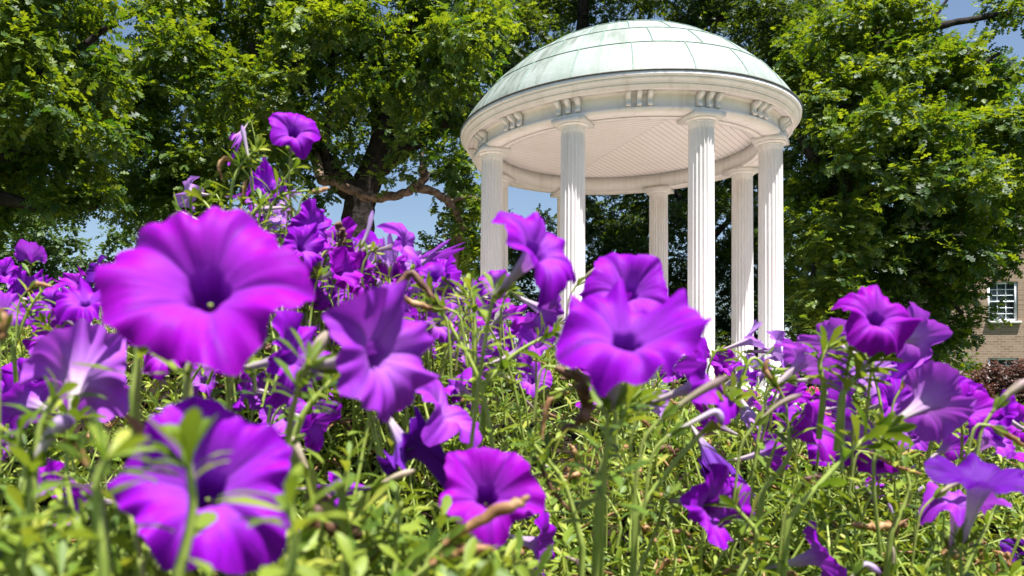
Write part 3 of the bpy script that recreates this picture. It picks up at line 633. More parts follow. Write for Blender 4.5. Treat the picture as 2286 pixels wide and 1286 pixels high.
tag(npmesh("petunia_foliage", V, [Fq], PETLEAF, smooth=True), "dense small green petunia leaves carpeting the flower bed", "foliage", kind="stuff")
tag(stems.build("petunia_stems", PSTEM, None, True), "thin green petunia stems running through the leafy bed", "stems", kind="stuff")
# dry bits lying in the leaves
dry = MB()
for i in range(900):
    y_ = rng.uniform(.7, 2.0); x_ = rng.uniform(-.6, .9) * (y_ + .1); c = np.array([x_, y_, EYE + surf(x_, y_) + rng.uniform(-.01, .035)])
    v = rng.normal(size=3); v[2] *= .5; v /= np.linalg.norm(v); l_ = rng.uniform(.012, .04)
    P = spline([c, c + v * l_ + rng.normal(0, .004, 3), c + v * l_ * 1.7 + rng.normal(0, .01, 3)], 6)
    dry.tube(P, np.array([.0008, .0022, .0030, .0026, .0018, .0009]) * rng.uniform(.35, .85), 5)
tag(dry.build("withered_litter", DRY, None, True), "brown withered petunia bits scattered through the bed", "dry litter", kind="stuff")

# ------------------------------------------------------------------ petunia blossoms
def aim(az, el, roll=0.0):
    a_, e_ = math.radians(az), math.radians(el)
    z = np.array([math.sin(a_) * math.cos(e_), -math.cos(a_) * math.cos(e_), math.sin(e_)])
    x = np.cross(np.array([0, 0, 1.]), z); x /= np.linalg.norm(x) + 1e-9; y = np.cross(z, x)
    c, s = math.cos(roll), math.sin(roll)
    return np.stack([x * c + y * s, -x * s + y * c, z], 1)
def corolla(rng, D, style, big=False):
    """one fused funnel: narrow tube opening into five rounded lobes; +z is the way it faces"""
    nth, R0 = 120, D * .465
    th = np.linspace(0, 2 * np.pi, nth + 1)
    crump = {'open': .0, 'half': .35, 'wilt': 1.0}[style]
    L = D * (.62 if style == 'open' else .7)
    r_t = .105 * D
    lob = np.abs(np.cos(2.5 * th))
    lw = sum(rng.normal(0, .03 if big else .045) * np.cos(q * th + rng.uniform(0, 6.28)) for q in (1, 2, 3))
    nd = (.13 if big else .18) * (1 + .45 * np.cos(th + rng.uniform(0, 6.28)) + .3 * np.cos(2 * th + rng.uniform(0, 6.28)))
    Rt = R0 * (1.04 + lw - nd * lob ** 7 + .03 * np.cos(10 * th) - .02 * np.cos(5 * th) + .012 * np.cos(23 * th + rng.uniform(0, 6.28)) + .01 * np.cos(37 * th + rng.uniform(0, 6.28)))
    lobe_i = ((th / (2 * np.pi) * 5).astype(int)) % 5
    bend = rng.normal(-.04, (.13 if big else .24) + .25 * crump, 5); bw = np.zeros(nth + 1)
    for i in range(5):
        dth = np.angle(np.exp(1j * (th - (i + .5) * 2 * np.pi / 5))); bw += bend[i] * np.exp(-(dth / .55) ** 2)
    # rows: tube (v 0..0.42) then limb (0.42..1)
    tv = np.linspace(0, 1, 10); tube_r = r_t * (.26 + .18 * tv + .56 * tv ** 2.6); tube_z = -L * (1 - tv)
    lv = np.linspace(0, 1, 17)[1:]
    rows, uvs = [], []
    nz = [(rng.normal(), rng.uniform(0, 6.28)) for _ in range(12)]
    def rip(ks, a0): return sum(nz[q % 12][0] * np.cos(k_ * th + nz[q % 12][1]) for q, k_ in enumerate(ks)) * a0
    low = rip((1, 2, 3), .05 + .16 * crump); mid_ = rip((4, 6, 7, 8), .036 + .07 * crump); hi = rip((11, 13, 17, 19), .02 + .03 * crump)
    for t, r, z in zip(tv, tube_r, tube_z):
        fl = r * (1 + .10 * t * np.cos(5 * th + np.pi))
        rows.append(np.c_[fl * np.cos(th), fl * np.sin(th), np.full(nth + 1, z)]); uvs.append(np.c_[th / (2 * np.pi) * 5, np.full(nth + 1, .42 * t)])
    for t in lv:
        r = r_t + (Rt - r_t) * t * (1 - .45 * crump * t)
        z = D * (.17 * (1 - (1 - t) ** 2.2) - .075 * t ** 3)
        z = z + D * (low * t ** 1.6 + mid_ * t ** 2 + hi * t ** 3 + bw * t ** 1.7 * .55)
        z = z - D * .05 * t ** .8 * (1 - .35 * t) * np.exp(-(lob / .2) ** 2)      # crease along each midrib
        z = z + D * .05 * t ** 2 * lob ** 4
        sq = 1 - .55 * crump * t * (.5 + .5 * np.sin(2 * th + nz[0][1]))
        rows.append(np.c_[r * sq * np.cos(th), r * sq * np.sin(th), z + D * .5 * crump * t * (1 if nz[3][0] > 0 else .6)])
        uvs.append(np.c_[th / (2 * np.pi) * 5, np.full(nth + 1, .42 + .58 * t)])
    V = np.concatenate(rows); m = nth + 1; nr_ = len(rows)
    i = np.arange(nr_ - 1)[:, None]; j = np.arange(nth)[None, :]
    F = np.stack([i * m + j, (i + 1) * m + j, (i + 1) * m + j + 1, i * m + j + 1], -1).reshape(-1, 4)
    return V, F, np.concatenate(uvs), L
def flower(px_, py_, dpx, az, el, kind, label, D=.066, style='open', seed=None, group="petunia blossoms in the bed", leaves=3, stem=.07):
    seed = int(px_ * 7 + py_ * 13) if seed is None else seed
    rng = np.random.default_rng(seed)
    Yd = D * F_PX / dpx
    Rm = aim(az, el, rng.uniform(0, 6.28)); c = at(px_, py_, Yd)
    V, F, uv, L = corolla(rng, D, style, dpx > 280)
    b = c - Rm[:, 2] * L
    tl = b - Rm[:, 2] * .018 + np.array([0, 0, -stem * .45]); bot = tl + np.array([rng.normal(0, .012), rng.normal(.012, .01), -stem])
    root = empty("petunia_flower", tuple(bot), label, "flower", group)
    npmesh("corolla", V @ Rm.T + c, [F], MATS[kind], root, True, uv, origin=bot)
    sm_ = MB(); P = spline([bot, tl, b - Rm[:, 2] * .006, b], 9); sm_.tube(P, np.linspace(.0017, .0012, 9), 6)
    sm_.build("flower_stalk", PSTEM, root, True, origin=bot)
    a_ = np.arange(5) * 2 * np.pi / 5; dl = np.stack([np.cos(a_) * .55, np.sin(a_) * .55, np.full(5, .85)], 1) @ Rm.T
    nl = np.stack([np.cos(a_) * -.85, np.sin(a_) * -.85, np.full(5, .55)], 1) @ Rm.T
    Vl, Fl = pet_leaves(np.repeat(b[None] - Rm[:, 2] * .003, 5, 0), dl, -nl, np.full(5, D * .26), np.full(5, .3) , .5)
    if leaves:
        q = shoot_leaves(rng, P[:7], leaves * (5 if dpx > 180 else 3), .028, .3)
        V2, F2 = pet_leaves(*q[:4], q[4]); npmesh("leaves", V2, [F2], PETLEAF, root, True, origin=bot)
    npmesh("calyx", Vl, [Fl], PETLEAF, root, True, origin=bot)
    if style == 'open' and dpx > 90:
        st_ = MB(); q0 = c - Rm[:, 2] * L * .5
        st_.tube([q0, c - Rm[:, 2] * .014, c - Rm[:, 2] * .010], [.0007, .0007, .0006], 6)
        st_.lathe([(0.0001, -.001), (.001, -.0006), (.0013, 0), (.0009, .0008), (0.0001, .001)], 10, c=c - Rm[:, 2] * .009)
        st_.build("pistil", PSTEM, root, True, origin=bot)
    return root
FL = [  # px, py, diameter in px, azimuth, elevation, petal, style, D, label
 (462, 655, 470, 4, 29, 'M', 'open', .0875, "giant magenta petunia close to the camera at left, largest bloom of all"),
 (462, 1095, 405, 10, 31, 'P', 'open', .0695, "large purple petunia at lower left, its top lobes shaded, behind blurred green shoots"),
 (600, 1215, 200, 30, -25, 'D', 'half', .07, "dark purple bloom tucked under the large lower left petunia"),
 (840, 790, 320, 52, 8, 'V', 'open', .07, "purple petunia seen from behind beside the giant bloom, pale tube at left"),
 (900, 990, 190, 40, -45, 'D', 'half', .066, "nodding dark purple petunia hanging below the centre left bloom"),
 (985, 930, 200, 78, 40, 'V', 'open', .07, "violet petunia seen from behind, lobe spread right of the nodding bloom"),
 (880, 880, 110, 10, 20, 'M', 'half', .06, "small pink purple petunia peeping between two larger central blooms"),
 (1398, 765, 320, 2, 50, 'P', 'open', .071, "large bright purple petunia right of centre with wide open throat"),
 (1402, 655, 200, -4, 26, 'P', 'open', .066, "purple petunia whose rim shows just above the large right of centre bloom"),
 (1195, 565, 248, 34, 32, 'P', 'open', .07, "tall tilted purple petunia in front of the second column from left"),
 (1205, 690, 120, 60, -30, 'V', 'open', .06, "violet petunia under the tall tilted bloom, its folded back towards us"),
 (1103, 635, 84, -20, 18, 'V', 'open', .06, "small violet petunia left of the tall tilted bloom at the first column"),
 (1955, 715, 178, 0, 34, 'M', 'open', .068, "round magenta petunia standing highest at right below the big oak"),
 (2035, 755, 140, 110, 8, 'V', 'open', .066, "violet petunia seen from behind the round magenta one at right"),
 (1858, 765, 130, -150, 28, 'V', 'open', .064, "violet petunia seen from behind, left of the round magenta one"),
 (1790, 810, 150, 100, 38, 'V', 'open', .066, "violet petunia in profile at the foot of the rightmost column, long tube"),
 (1840, 850, 120, 70, 0, 'P', 'open', .062, "purple petunia drooping its lobe right of the rightmost column foot"),
 (1570, 855, 200, 60, 22, 'P', 'open', .07, "purple petunia below the large right of centre bloom, turned right"),
 (1585, 1130, 190, 28, 2, 'P', 'open', .068, "ruffled purple petunia facing us upright in the lower right middle"),
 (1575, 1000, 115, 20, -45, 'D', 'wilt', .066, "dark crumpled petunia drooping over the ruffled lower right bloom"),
 (1085, 1110, 235, -4, 34, 'M', 'open', .062, "magenta purple petunia at bottom centre crossed by a dry brown stalk"),
 (1195, 1215, 150, 60, -10, 'P', 'open', .068, "narrow purple petunia hanging beside the one crossed by a brown stalk"),
 (1822, 960, 145, 30, 18, 'M', 'open', .066, "half dark half magenta petunia in the right hand leaves"),
 (1905, 965, 100, 120, -5, 'V', 'open', .06, "light violet petunia touching the half dark magenta one from the right"),
 (2060, 905, 185, 110, 22, 'V', 'open', .07, "violet petunia in profile at right with long tube pointing down left"),
 (2155, 920, 125, 15, 30, 'M', 'open', .066, "magenta petunia at right behind the violet profile bloom"),
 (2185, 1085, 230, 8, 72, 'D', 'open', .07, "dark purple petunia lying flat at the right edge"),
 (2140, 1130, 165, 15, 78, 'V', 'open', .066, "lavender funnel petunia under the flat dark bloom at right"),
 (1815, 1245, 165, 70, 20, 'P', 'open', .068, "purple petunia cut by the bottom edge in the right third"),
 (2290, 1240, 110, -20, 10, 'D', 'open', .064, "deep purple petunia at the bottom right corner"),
 (2275, 945, 90, -5, 25, 'M', 'open', .062, "magenta petunia cut by the right edge above the leaves"),
 (170, 850, 250, -160, 30, 'V', 'open', .07, "violet petunia seen from behind at left under the giant bloom"),
 (75, 905, 150, -120, 10, 'P', 'open', .068, "purple petunia lobe left of the violet one seen from behind"),
 (68, 572, 105, 25, 5, 'V', 'wilt', .066, "crumpled violet petunia high at the left edge"),
 (222, 605, 85, -60, 10, 'D', 'open', .062, "dark purple petunia between the crumpled left one and the giant bloom"),
 (190, 680, 130, 10, 55, 'P', 'open', .066, "purple petunia just left of the giant bloom, opening upward"),
 (205, 745, 100, 30, -40, 'V', 'wilt', .066, "limp violet petunia hanging left of the giant bloom"),
 (8, 700, 110, 40, 40, 'V', 'open', .066, "violet petunia cut by the left edge at mid height"),
 (10, 612, 70, 60, 20, 'P', 'open', .06, "purple petunia sliver at the left edge under the crumpled one"),
 (655, 297, 122, 14, 18, 'P', 'open', .07, "topmost purple petunia on the tall shoot against the oak"),
 (430, 432, 80, -95, 6, 'L', 'open', .062, "pale lavender petunia in profile facing left of the tall shoot"),
 (600, 425, 95, 10, 30, 'P', 'open', .064, "purple petunia midway down the tall shoot"),
 (628, 495, 90, -60, 45, 'L', 'open', .062, "whitish lavender petunia low on the tall shoot"),
 (697, 510, 115, 48, 8, 'P', 'open', .066, "purple petunia right of the tall shoot facing right, pale tube behind"),
 (900, 545, 125, 62, 8, 'V', 'open', .068, "light violet petunia facing right against the oak's arching branch"),
 (370, 795, 115, 0, 30, 'M', 'open', .064, "magenta petunia with dark throat directly below the giant bloom"),
 (455, 850, 90, 10, 40, 'V', 'open', .062, "small violet petunia below the giant bloom's centre"),
 (640, 800, 210, 60, 10, 'P', 'open', .07, "blurred purple petunia under the right lobe of the giant bloom"),
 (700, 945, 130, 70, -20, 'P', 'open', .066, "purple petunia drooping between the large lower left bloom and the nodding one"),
 (105, 1080, 130, 10, 20, 'M', 'half', .05, "small magenta petunia at lower left below the white bud"),
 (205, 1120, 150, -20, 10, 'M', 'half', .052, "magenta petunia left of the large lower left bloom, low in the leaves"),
 (735, 1095, 130, 70, 0, 'P', 'half', .055, "small purple petunia beside the cream bud at lower left"),
 (1668, 762, 90, 80, 20, 'L', 'half', .06, "frilly pale petunia on edge between the right columns"),
 (1960, 880, 110, 20, 50, 'V', 'open', .064, "violet petunia under the round magenta one, half hidden by leaves"),
 (1665, 915, 90, 10, -50, 'L', 'wilt', .062, "crumpled pale lavender petunia right of the purple one turned right"),
 (1850, 1030, 66, 10, 40, 'L', 'wilt', .058, "tiny crumpled lavender petunia below the half dark magenta one"),
 (1615, 1250, 80, -10, -40, 'L', 'wilt', .06, "crumpled lavender petunia under the ruffled lower right bloom"),
 (1022, 640, 70, 0, 20, 'L', 'wilt', .06, "crumpled whitish petunia on the ridge left of the first column"),
 (537, 300, 55, -60, -60, 'V', 'wilt', .058, "closing violet petunia at the top left of the tall shoot"),
 (1075, 700, 90, -10, 25, 'M', 'open', .064, "magenta petunia below the small violet one near the first column"),
 (1110, 755, 85, 20, 20, 'P', 'open', .064, "purple petunia between the tall tilted bloom and the green shoot below"),
 (1040, 740, 80, -30, 25, 'V', 'open', .062, "violet petunia behind the dry curled bloom near the centre"),
 (960, 640, 80, 30, 40, 'P', 'open', .064, "purple petunia behind the dark curled dry bloom on the ridge"),
 (1470, 910, 60, 0, 25, 'M', 'open', .06, "tiny magenta petunia under the large right of centre bloom"),
 (1250, 800, 32, 0, 30, 'K', 'open', .055, "hot pink petunia far back behind the large right of centre bloom"),
 (1815, 880, 36, 0, 30, 'K', 'open', .055, "hot pink petunia far back at the foot of the rightmost column"),
 (1800, 905, 30, 30, 30, 'K', 'half', .055, "smaller hot pink petunia just under the other far pink one"),
 (1930, 1090, 90, 50, 10, 'P', 'half', .064, "shaded purple petunia among leaves left of the flat dark bloom"),
 (2080, 1010, 50, 0, 20, 'V', 'half', .06, "small violet petunia in the leaves above the flat dark bloom"),
]
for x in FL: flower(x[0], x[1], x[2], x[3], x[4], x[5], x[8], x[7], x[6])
rng = np.random.default_rng(21)
BACK = [(720, 580), (760, 610), (800, 625), (845, 640), (740, 650), (690, 640), (880, 615), (820, 590), (700, 700), (920, 650), (1000, 670), (980, 720), (1130, 700), (1150, 740), (1280, 760), (650, 640), (300, 760), (120, 670), (100, 740), (150, 740),
        (1690, 830), (1750, 870), (1880, 905), (1990, 850), (2090, 900), (2230, 930), (1530, 800), (1620, 820), (860, 700), (560, 560), (590, 540), (940, 760), (1020, 800), (1330, 830), (780, 690), (640, 590), (675, 560), (900, 610), (950, 690), (1060, 660), (1085, 780), (1160, 790), (1200, 760), (720, 740), (760, 560), (840, 610), (970, 620), (1240, 730), (1300, 700),
        (60, 640), (30, 660), (130, 700), (170, 640), (240, 650), (280, 700), (330, 830), (520, 840), (600, 880), (860, 850), (820, 860), (1020, 860), (1720, 780), (1650, 840), (1870, 830), (1930, 840), (1980, 900), (2030, 850), (2110, 930), (2180, 880), (2210, 960), (2250, 990), (1760, 920), (1840, 900), (2120, 1000), (2000, 930), (1560, 780), (1500, 830),
        (1100, 830), (1180, 850), (1330, 880), (1450, 900), (1680, 900), (1720, 950), (1860, 1000), (1960, 960), (2040, 970), (2100, 880), (2200, 1000), (1960, 1040), (60, 850), (20, 900), (560, 880), (680, 870), (760, 870), (1040, 900), (1600, 940), (1700, 1010), (30, 1000), (640, 930), (1760, 800), (1920, 760), (2060, 1060)]
for i, (x_, y_) in enumerate(BACK):
    flower(x_ + rng.normal(0, 6), y_ + rng.normal(0, 6), rng.uniform(64, 118), rng.uniform(-90, 100), rng.uniform(0, 45), rng.choice(list('PPMPVVML')), "small petunia half buried among others along the back of the bed", .062, rng.choice(['open', 'open', 'half']), 400 + i, "small blossoms crowded along the back of the bed", 2)

MOUND = [(575, 460), (640, 450), (610, 510), (660, 560), (740, 545), (555, 510), (700, 600), (780, 585), (825, 560), (870, 590), (930, 600), (985, 625), (750, 640), (850, 660), (900, 690), (1030, 655), (715, 680), (650, 610), (800, 700), (960, 580)]
for i, (x_, y_) in enumerate(MOUND):
    flower(x_ + rng.normal(0, 6), y_ + rng.normal(0, 6), rng.uniform(72, 112), rng.uniform(-80, 100), rng.uniform(-10, 40), rng.choice(list('PPMVL')), "small petunia half hidden in the leafy mound left of the well", .062, rng.choice(['open', 'open', 'half', 'wilt']), 700 + i, "small blossoms in the leafy mound left of the well", 3, .15)

# ------------------------------------------------------------------ shoots, buds and withered blooms
def shoot(pts, Y, label, nl=16, leaf=.028, seed=0, r=.0017, buds=0):
    P = spline([at(p[0], p[1], Y + (p[2] if len(p) > 2 else 0)) for p in pts], 12); rng = np.random.default_rng(seed + 77)
    P = np.vstack([P[0] + np.array([0, .01, -.05]), P])
    root = empty("petunia_shoot", tuple(P[0]), label, "plant shoot", "leafy petunia shoots")
    MB().tube(P, np.linspace(r * 1.2, r * .6, len(P)), 7).build("stem", PSTEM, root, True, origin=P[0])
    q = shoot_leaves(rng, P, nl, leaf, .12); V2, F2 = pet_leaves(*q[:4], q[4])
    npmesh("leaves", V2, [F2], PETLEAF, root, True, origin=P[0])
    return root
SH = [([(520, 560), (515, 450), (530, 380), (575, 330)], 1.0, "tall leafy shoot on the left carrying the topmost petunia", 34),
 ([(560, 560), (590, 500), (620, 440), (690, 425)], 1.0, "side shoot right of the tall one with narrow leaves", 24),
 ([(500, 540), (470, 470), (445, 440)], 1.0, "slender shoot left of the tall one behind the giant bloom", 18),
 ([(560, 480), (620, 420), (660, 370)], 1.0, "upper right side shoot of the tall plant ending in a leafy tuft", 20),
 ([(480, 560), (450, 500), (400, 470)], .95, "short leafy tuft just above the giant bloom", 14),
 ([(700, 640), (720, 570), (760, 540)], 1.05, "leafy tip right of the giant bloom under the purple petunia facing right", 20),
 ([(790, 660), (815, 600), (860, 575)], 1.1, "shoot reaching to the light violet petunia facing right", 18),
 ([(640, 700), (670, 640), (720, 600)], 1.0, "leafy shoot touching the right lobe of the giant bloom", 20),
 ([(1100, 1000), (1070, 850), (1000, 720), (945, 640)], .75, "long shoot slanting up left in the centre with open leaf tufts", 36),
 ([(1080, 860), (1150, 790), (1240, 740)], .75, "side shoot crossing to the right in the centre", 22),
 ([(1060, 800), (1060, 720), (1050, 640)], .78, "upright olive shoot left of the tall tilted bloom", 18),
 ([(1335, 1130), (1350, 1020), (1410, 890)], .52, "leafy shoot under the large right of centre bloom", 26),
 ([(1420, 1150), (1500, 1040), (1600, 930), (1640, 880)], .62, "long stem slanting up right below the large right of centre bloom", 26),
 ([(1300, 1220), (1260, 1080), (1190, 990)], .6, "thick green stem in the lower middle", 20),
 ([(1760, 1160), (1830, 1080), (1930, 980), (1985, 960)], .62, "leafy stem slanting up right towards the violet profile bloom", 30),
 ([(1700, 1100), (1760, 1020), (1760, 950)], .75, "leafy shoot left of the half dark magenta petunia", 20),
 ([(1880, 880), (1920, 830), (1960, 790)], .68, "leafy shoot right under the round magenta petunia", 26),
 ([(1840, 860), (1830, 810), (1850, 770)], .72, "leaf tuft left of the stalk of the round magenta petunia", 16),
 ([(2080, 960), (2105, 880), (2125, 850)], 1.1, "thin shoot with two slim buds in front of the bronze shrub", 12),
 ([(60, 1286), (70, 1120), (90, 960), (130, 880)], .36, "blurred pale green stem at the lower left edge", 22),
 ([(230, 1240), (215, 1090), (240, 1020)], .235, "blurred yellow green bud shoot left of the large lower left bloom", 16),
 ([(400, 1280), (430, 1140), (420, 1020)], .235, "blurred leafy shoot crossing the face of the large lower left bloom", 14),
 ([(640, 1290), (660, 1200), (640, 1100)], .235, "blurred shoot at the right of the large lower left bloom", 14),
 ([(800, 1286), (850, 1200), (900, 1120)], .45, "blurred shoot at bottom left of centre", 18),
 ([(900, 1290), (960, 1210), (990, 1150)], .42, "blurred pale shoot beneath the magenta bloom at bottom centre", 16),
 ([(700, 1270), (760, 1130), (780, 1010)], .5, "upright shoot right of the cream bud at lower left", 22),
 ([(300, 880), (310, 800), (300, 740)], .36, "blurred leaves under the left edge of the giant bloom", 8),
 ([(420, 900), (420, 830), (440, 790)], .36, "blurred stalk under the middle of the giant bloom", 8),
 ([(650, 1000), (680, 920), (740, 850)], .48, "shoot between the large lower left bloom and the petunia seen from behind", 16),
 ([(100, 1286), (180, 1230), (260, 1200)], .34, "blurred big leaves along the bottom left corner", 18),
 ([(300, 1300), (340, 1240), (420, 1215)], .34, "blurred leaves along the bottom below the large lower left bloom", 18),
 ([(480, 1300), (560, 1250), (640, 1240)], .36, "blurred pale leaves at the bottom left of centre", 18),
 ([(20, 1200), (60, 1080), (40, 960)], .36, "blurred leafy shoot standing at the left edge", 18),
 ([(30, 780), (60, 700), (100, 640)], .9, "leafy shoot under the crumpled violet bloom at left", 20),
 ([(200, 900), (150, 780), (100, 720)], .9, "thin branching shoot left of the giant bloom", 22),
 ([(1650, 860), (1680, 800), (1720, 830)], .9, "leafy tuft at the foot of the right columns", 16),
 ([(2150, 1286), (2200, 1180), (2240, 1100)], .8, "shoot below the lavender funnel bloom at right", 18),
 ([(1650, 1286), (1690, 1200), (1640, 1130)], .62, "leafy shoot right of the ruffled lower right bloom", 20),
 ([(1990, 1190), (2030, 1090), (2000, 1010)], .75, "leafy shoot left of the flat dark bloom", 22)]
for i, (p, Y, lb, nl) in enumerate(SH): shoot(p, Y, lb, int(nl * (1.5 if Y > .5 else 1)), .031 if Y > .5 else .028, i, .0023 if Y > .3 else .0017)

def bud(pts, Y, rpx, mat, label, cat, name, kind='bud', seed=0):
    P = spline([at(p[0], p[1], Y) for p in pts], 14); R = rpx * Y / F_PX; rng = np.random.default_rng(seed + 5)
    t = np.linspace(0, 1, 14)
    root = empty(name, tuple(P[0]), label, cat, {'flower_bud': "closed petunia buds", 'withered_bloom': "withered petunia blooms"}[name] if seed < 200 else {'flower_bud': "small buds scattered through the bed", 'withered_bloom': "small withered blooms scattered through the bed"}[name])
    if kind == 'bud': rr_ = R * (.30 + .62 * t ** 1.4) * np.clip((1.04 - t) / .22, .08, 1) ** .8 * .85
    else: rr_ = R * (.25 + .75 * np.sin(np.pi * (.12 + .8 * t)) ** 1.2) * (1 + rng.normal(0, .2 if kind == 'crumple' else .07, 14)) * (1 if kind == 'crumple' else .8)
    Q = P.copy()
    if kind != 'bud': Q[2:] += rng.normal(0, R * (.45 if kind == 'crumple' else .13), (12, 3))
    mb = MB(); mb.tube(Q, rr_, 10)
    if kind == 'crumple':
        for q in range(5):
            c = Q[9 + q % 5]; v = rng.normal(size=3); v /= np.linalg.norm(v)
            mb.tube(spline([c, c + v * R * 1.2, c + v * R * 1.7 + rng.normal(0, R, 3)], 7), R * np.array([.4, .65, .7, .6, .5, .35, .1]), 7)
    mb.build("bud_petals" if name == 'flower_bud' else "dry_petals", mat, root, True, origin=P[0], uv=True)
    d0 = P[2] - P[0]; d0 /= np.linalg.norm(d0); Rm = np.stack([*np.linalg.svd(np.eye(3) - np.outer(d0, d0))[0].T[:2], d0], 1)
    a_ = np.arange(5) * 2 * np.pi / 5
    dl = np.stack([np.cos(a_) * .4, np.sin(a_) * .4, np.full(5, .9)], 1) @ Rm.T; nl = np.stack([np.cos(a_) * .9, np.sin(a_) * .9, np.full(5, -.4)], 1) @ Rm.T
    Vl, Fl = pet_leaves(np.repeat(P[:1], 5, 0), dl, nl, np.full(5, min(.016, R * 5)), np.full(5, .3), .5)
    npmesh("calyx", Vl, [Fl], PETLEAF, root, True, origin=P[0])
    MB().tube(spline([P[0], P[0] - d0 * .012 + np.array([0, .002, -.008]), P[0] - d0 * .018 + np.array([0, .006, -.05])], 7), .0011, 6).build("stalk", PSTEM, root, True, origin=P[0])
BD = [([(60, 1060), (95, 1000), (130, 950), (165, 940)], .36, 32, LAV, "white lavender bud bending right at the lower left"),
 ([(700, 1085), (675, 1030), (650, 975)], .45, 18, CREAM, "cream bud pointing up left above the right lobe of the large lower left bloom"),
 ([(820, 1105), (870, 1070), (925, 1050)], .5, 13, CREAM, "cream bud pointing right in the lower centre left"),
 ([(1470, 940), (1545, 885), (1625, 840)], .48, 17, BROWNBUD, "long brownish bud pointing up right under the large right bloom"),
 ([(1490, 975), (1560, 935), (1600, 920), (1612, 950)], .55, 15, LAV, "arched pale bud beside the dark crumpled bloom"),
 ([(1680, 955), (1735, 905), (1790, 880)], .62, 12, BROWNBUD, "slim greenish brown bud left of the half dark magenta petunia"),
 ([(2215, 920), (2250, 880), (2300, 845)], .6, 17, BROWNBUD, "brown bud pointing up right at the right edge"),
 ([(2095, 870), (2108, 840), (2116, 812)], 1.1, 6, BROWNBUD, "slim upright bud in front of the bronze shrub"),
 ([(2105, 865), (2130, 845), (2150, 828)], 1.1, 6, BROWNBUD, "slim slanting bud in front of the bronze shrub"),
 ([(800, 560), (820, 520), (832, 470)], 1.0, 10, LAV, "upright pale bud in front of the oak trunk"),
 ([(1285, 640), (1310, 615), (1342, 592)], .95, 8, BROWNBUD, "small dark bud beside the second column"),
 ([(785, 590), (810, 560), (838, 548)], 1.0, 9, CREAM, "short cream bud below the upright pale one"),
 ([(2080, 1115), (2130, 1080), (2190, 1062)], .7, 11, CREAM, "cream bud lying on the flat dark bloom at right"),
 ([(660, 880), (690, 810), (730, 740)], .42, 22, CREAM, "long pale tube bud left of the petunia seen from behind"),
 ([(1900, 1290), (1930, 1260), (1965, 1280)], .6, 14, LAV, "pale drooping bud at the bottom edge in the right part"),
 ([(560, 380), (548, 320), (540, 280)], 1.0, 9, LAV, "pale bud at the top left of the tall shoot")]
for i, (p, Y, r, m, lb) in enumerate(BD): bud(p, Y, r, m, lb, "flower bud", "flower_bud", 'bud', i)
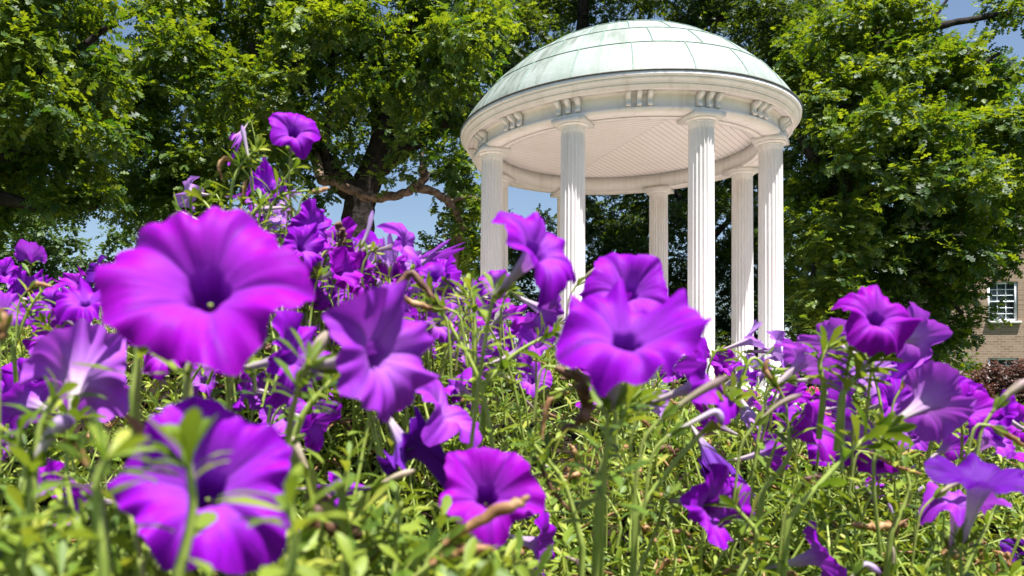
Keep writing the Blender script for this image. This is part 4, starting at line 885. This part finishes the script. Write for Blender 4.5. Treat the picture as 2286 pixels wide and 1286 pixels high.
WB = [([(990, 1215), (1090, 1150), (1150, 1125), (1180, 1110)], .38, 18, DRY, 'dry', "long tan dry stalk lying across the bottom centre bloom"),
 ([(960, 1260), (1030, 1230), (1100, 1225)], .38, 17, DRY, 'dry', "short tan dry bloom below the bottom centre bloom"),
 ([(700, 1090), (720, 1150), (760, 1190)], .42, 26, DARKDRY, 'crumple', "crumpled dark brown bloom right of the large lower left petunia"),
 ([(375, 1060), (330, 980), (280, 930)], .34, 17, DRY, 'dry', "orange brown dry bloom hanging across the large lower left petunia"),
 ([(195, 1040), (165, 1000), (135, 985)], .36, 16, DRY, 'dry', "orange brown dry bloom beside the white lavender bud"),
 ([(985, 690), (950, 640), (915, 610), (885, 650), (890, 690)], .72, 11, DARKDRY, 'dry', "dark curled dry bloom arching near the centre"),
 ([(1000, 690), (930, 680), (890, 655)], .72, 10, DRY, 'dry', "tan dry tube just below the dark curled bloom"),
 ([(1240, 820), (1290, 850), (1310, 900), (1290, 960)], .6, 15, DARKDRY, 'crumple', "dark brown dry petals hanging left of the large right bloom"),
 ([(1265, 870), (1225, 900), (1210, 980)], .6, 8, DRY, 'dry', "thin brown strip left of the dark hanging dry petals"),
 ([(540, 375), (505, 355), (490, 370), (495, 400)], 1.0, 7, DRY, 'dry', "hooked orange dry bloom at the left of the tall shoot"),
 ([(690, 432), (715, 425), (735, 420)], 1.0, 7, DRY, 'dry', "orange dry tube at the end of the right side shoot"),
 ([(540, 460), (545, 420), (550, 400)], 1.0, 6, DRY, 'dry', "small orange dry tip in the middle of the tall shoot"),
 ([(760, 570), (765, 535), (760, 505)], 1.0, 8, DARKDRY, 'crumple', "small dark dry bloom standing left of the upright pale bud"),
 ([(1740, 870), (1710, 830), (1715, 800)], .72, 8, DRY, 'dry', "orange hooked dry bloom at the rightmost column foot"),
 ([(2010, 870), (2030, 845), (2055, 845)], .8, 8, DRY, 'dry', "orange dry bloom right of the round magenta petunia's stem"),
 ([(0, 760), (5, 720), (0, 690)], .4, 18, DRY, 'dry', "blurred orange dry bloom at the left edge"),
 ([(1940, 1010), (2000, 1040), (2060, 1060)], .75, 6, DRY, 'dry', "thin dry stem above the flat dark bloom"),
 ([(1770, 1110), (1800, 1070), (1840, 1065)], .65, 8, DARKDRY, 'dry', "brown bent dry leaf below the tiny crumpled lavender bloom"),
 ([(1440, 880), (1430, 930), (1460, 960)], .7, 6, DRY, 'dry', "forked tan dry twig right of the large right bloom's stem"),
 ([(1200, 1020), (1230, 1090), (1280, 1150)], .6, 7, DARKDRY, 'dry', "dark dry stem in the lower middle leaves"),
 ([(1900, 1170), (1960, 1180), (2020, 1170)], .85, 9, DRY, 'crumple', "brown dry tangle low in the right hand leaves"),
 ([(2210, 950), (2250, 970), (2290, 1000)], .6, 8, DRY, 'dry', "orange dry twig at the right edge under the brown bud"),
 ([(860, 1215), (830, 1240), (800, 1260)], .42, 12, DARKDRY, 'dry', "blurred brown stub at bottom left of centre"),
 ([(60, 650), (85, 635), (115, 640)], .85, 8, DRY, 'dry', "brown dry bloom under the crumpled violet bloom at left")]
for i, (p, Y, r, m, kd, lb) in enumerate(WB): bud(p, Y, r, m, lb, "dry bloom", "withered_bloom", kd, i + 40)

rng = np.random.default_rng(99)
for i in range(120):                       # small closed buds and withered blooms scattered through the bed
    Y_ = rng.uniform(.62, 1.4); x_ = rng.uniform(60, 2240); y_ = rng.uniform(700, 1230)
    c = at(x_, y_, Y_); gz_ = float(surf(c[0], Y_)) + EYE
    c[2] = gz_ + rng.uniform(.035, .095); q = np.array([c[0], c[2] - EYE]) / Y_ * F_PX
    px0, py0 = CX + q[0], CY + F_PX * PIT - q[1]
    a_ = rng.uniform(-.3, 3.4); l_ = rng.uniform(.02, .038) / Y_ * F_PX; dx, dy = math.cos(a_) * l_, -math.sin(a_) * l_
    if i % 2: bud([(px0, py0), (px0 + dx * .5 + rng.normal(0, 3), py0 + dy * .5), (px0 + dx, py0 + dy + rng.uniform(0, 6))], Y_, .0036 / Y_ * F_PX, [LAV, BROWNBUD, CREAM][i % 3], "small closed bud among the leaves and blossoms of the bed", "flower bud", "flower_bud", 'bud', 200 + i)
    else: bud([(px0, py0), (px0 + dx * .5, py0 + dy * .5 - 5), (px0 + dx, py0 + dy + rng.uniform(0, 20))], Y_, .0045 / Y_ * F_PX, [DRY, DARKDRY, DRY][i % 3], "small brown withered bloom among the leaves of the bed", "dry bloom", "withered_bloom", ['dry', 'crumple'][i % 4 // 2], 200 + i)
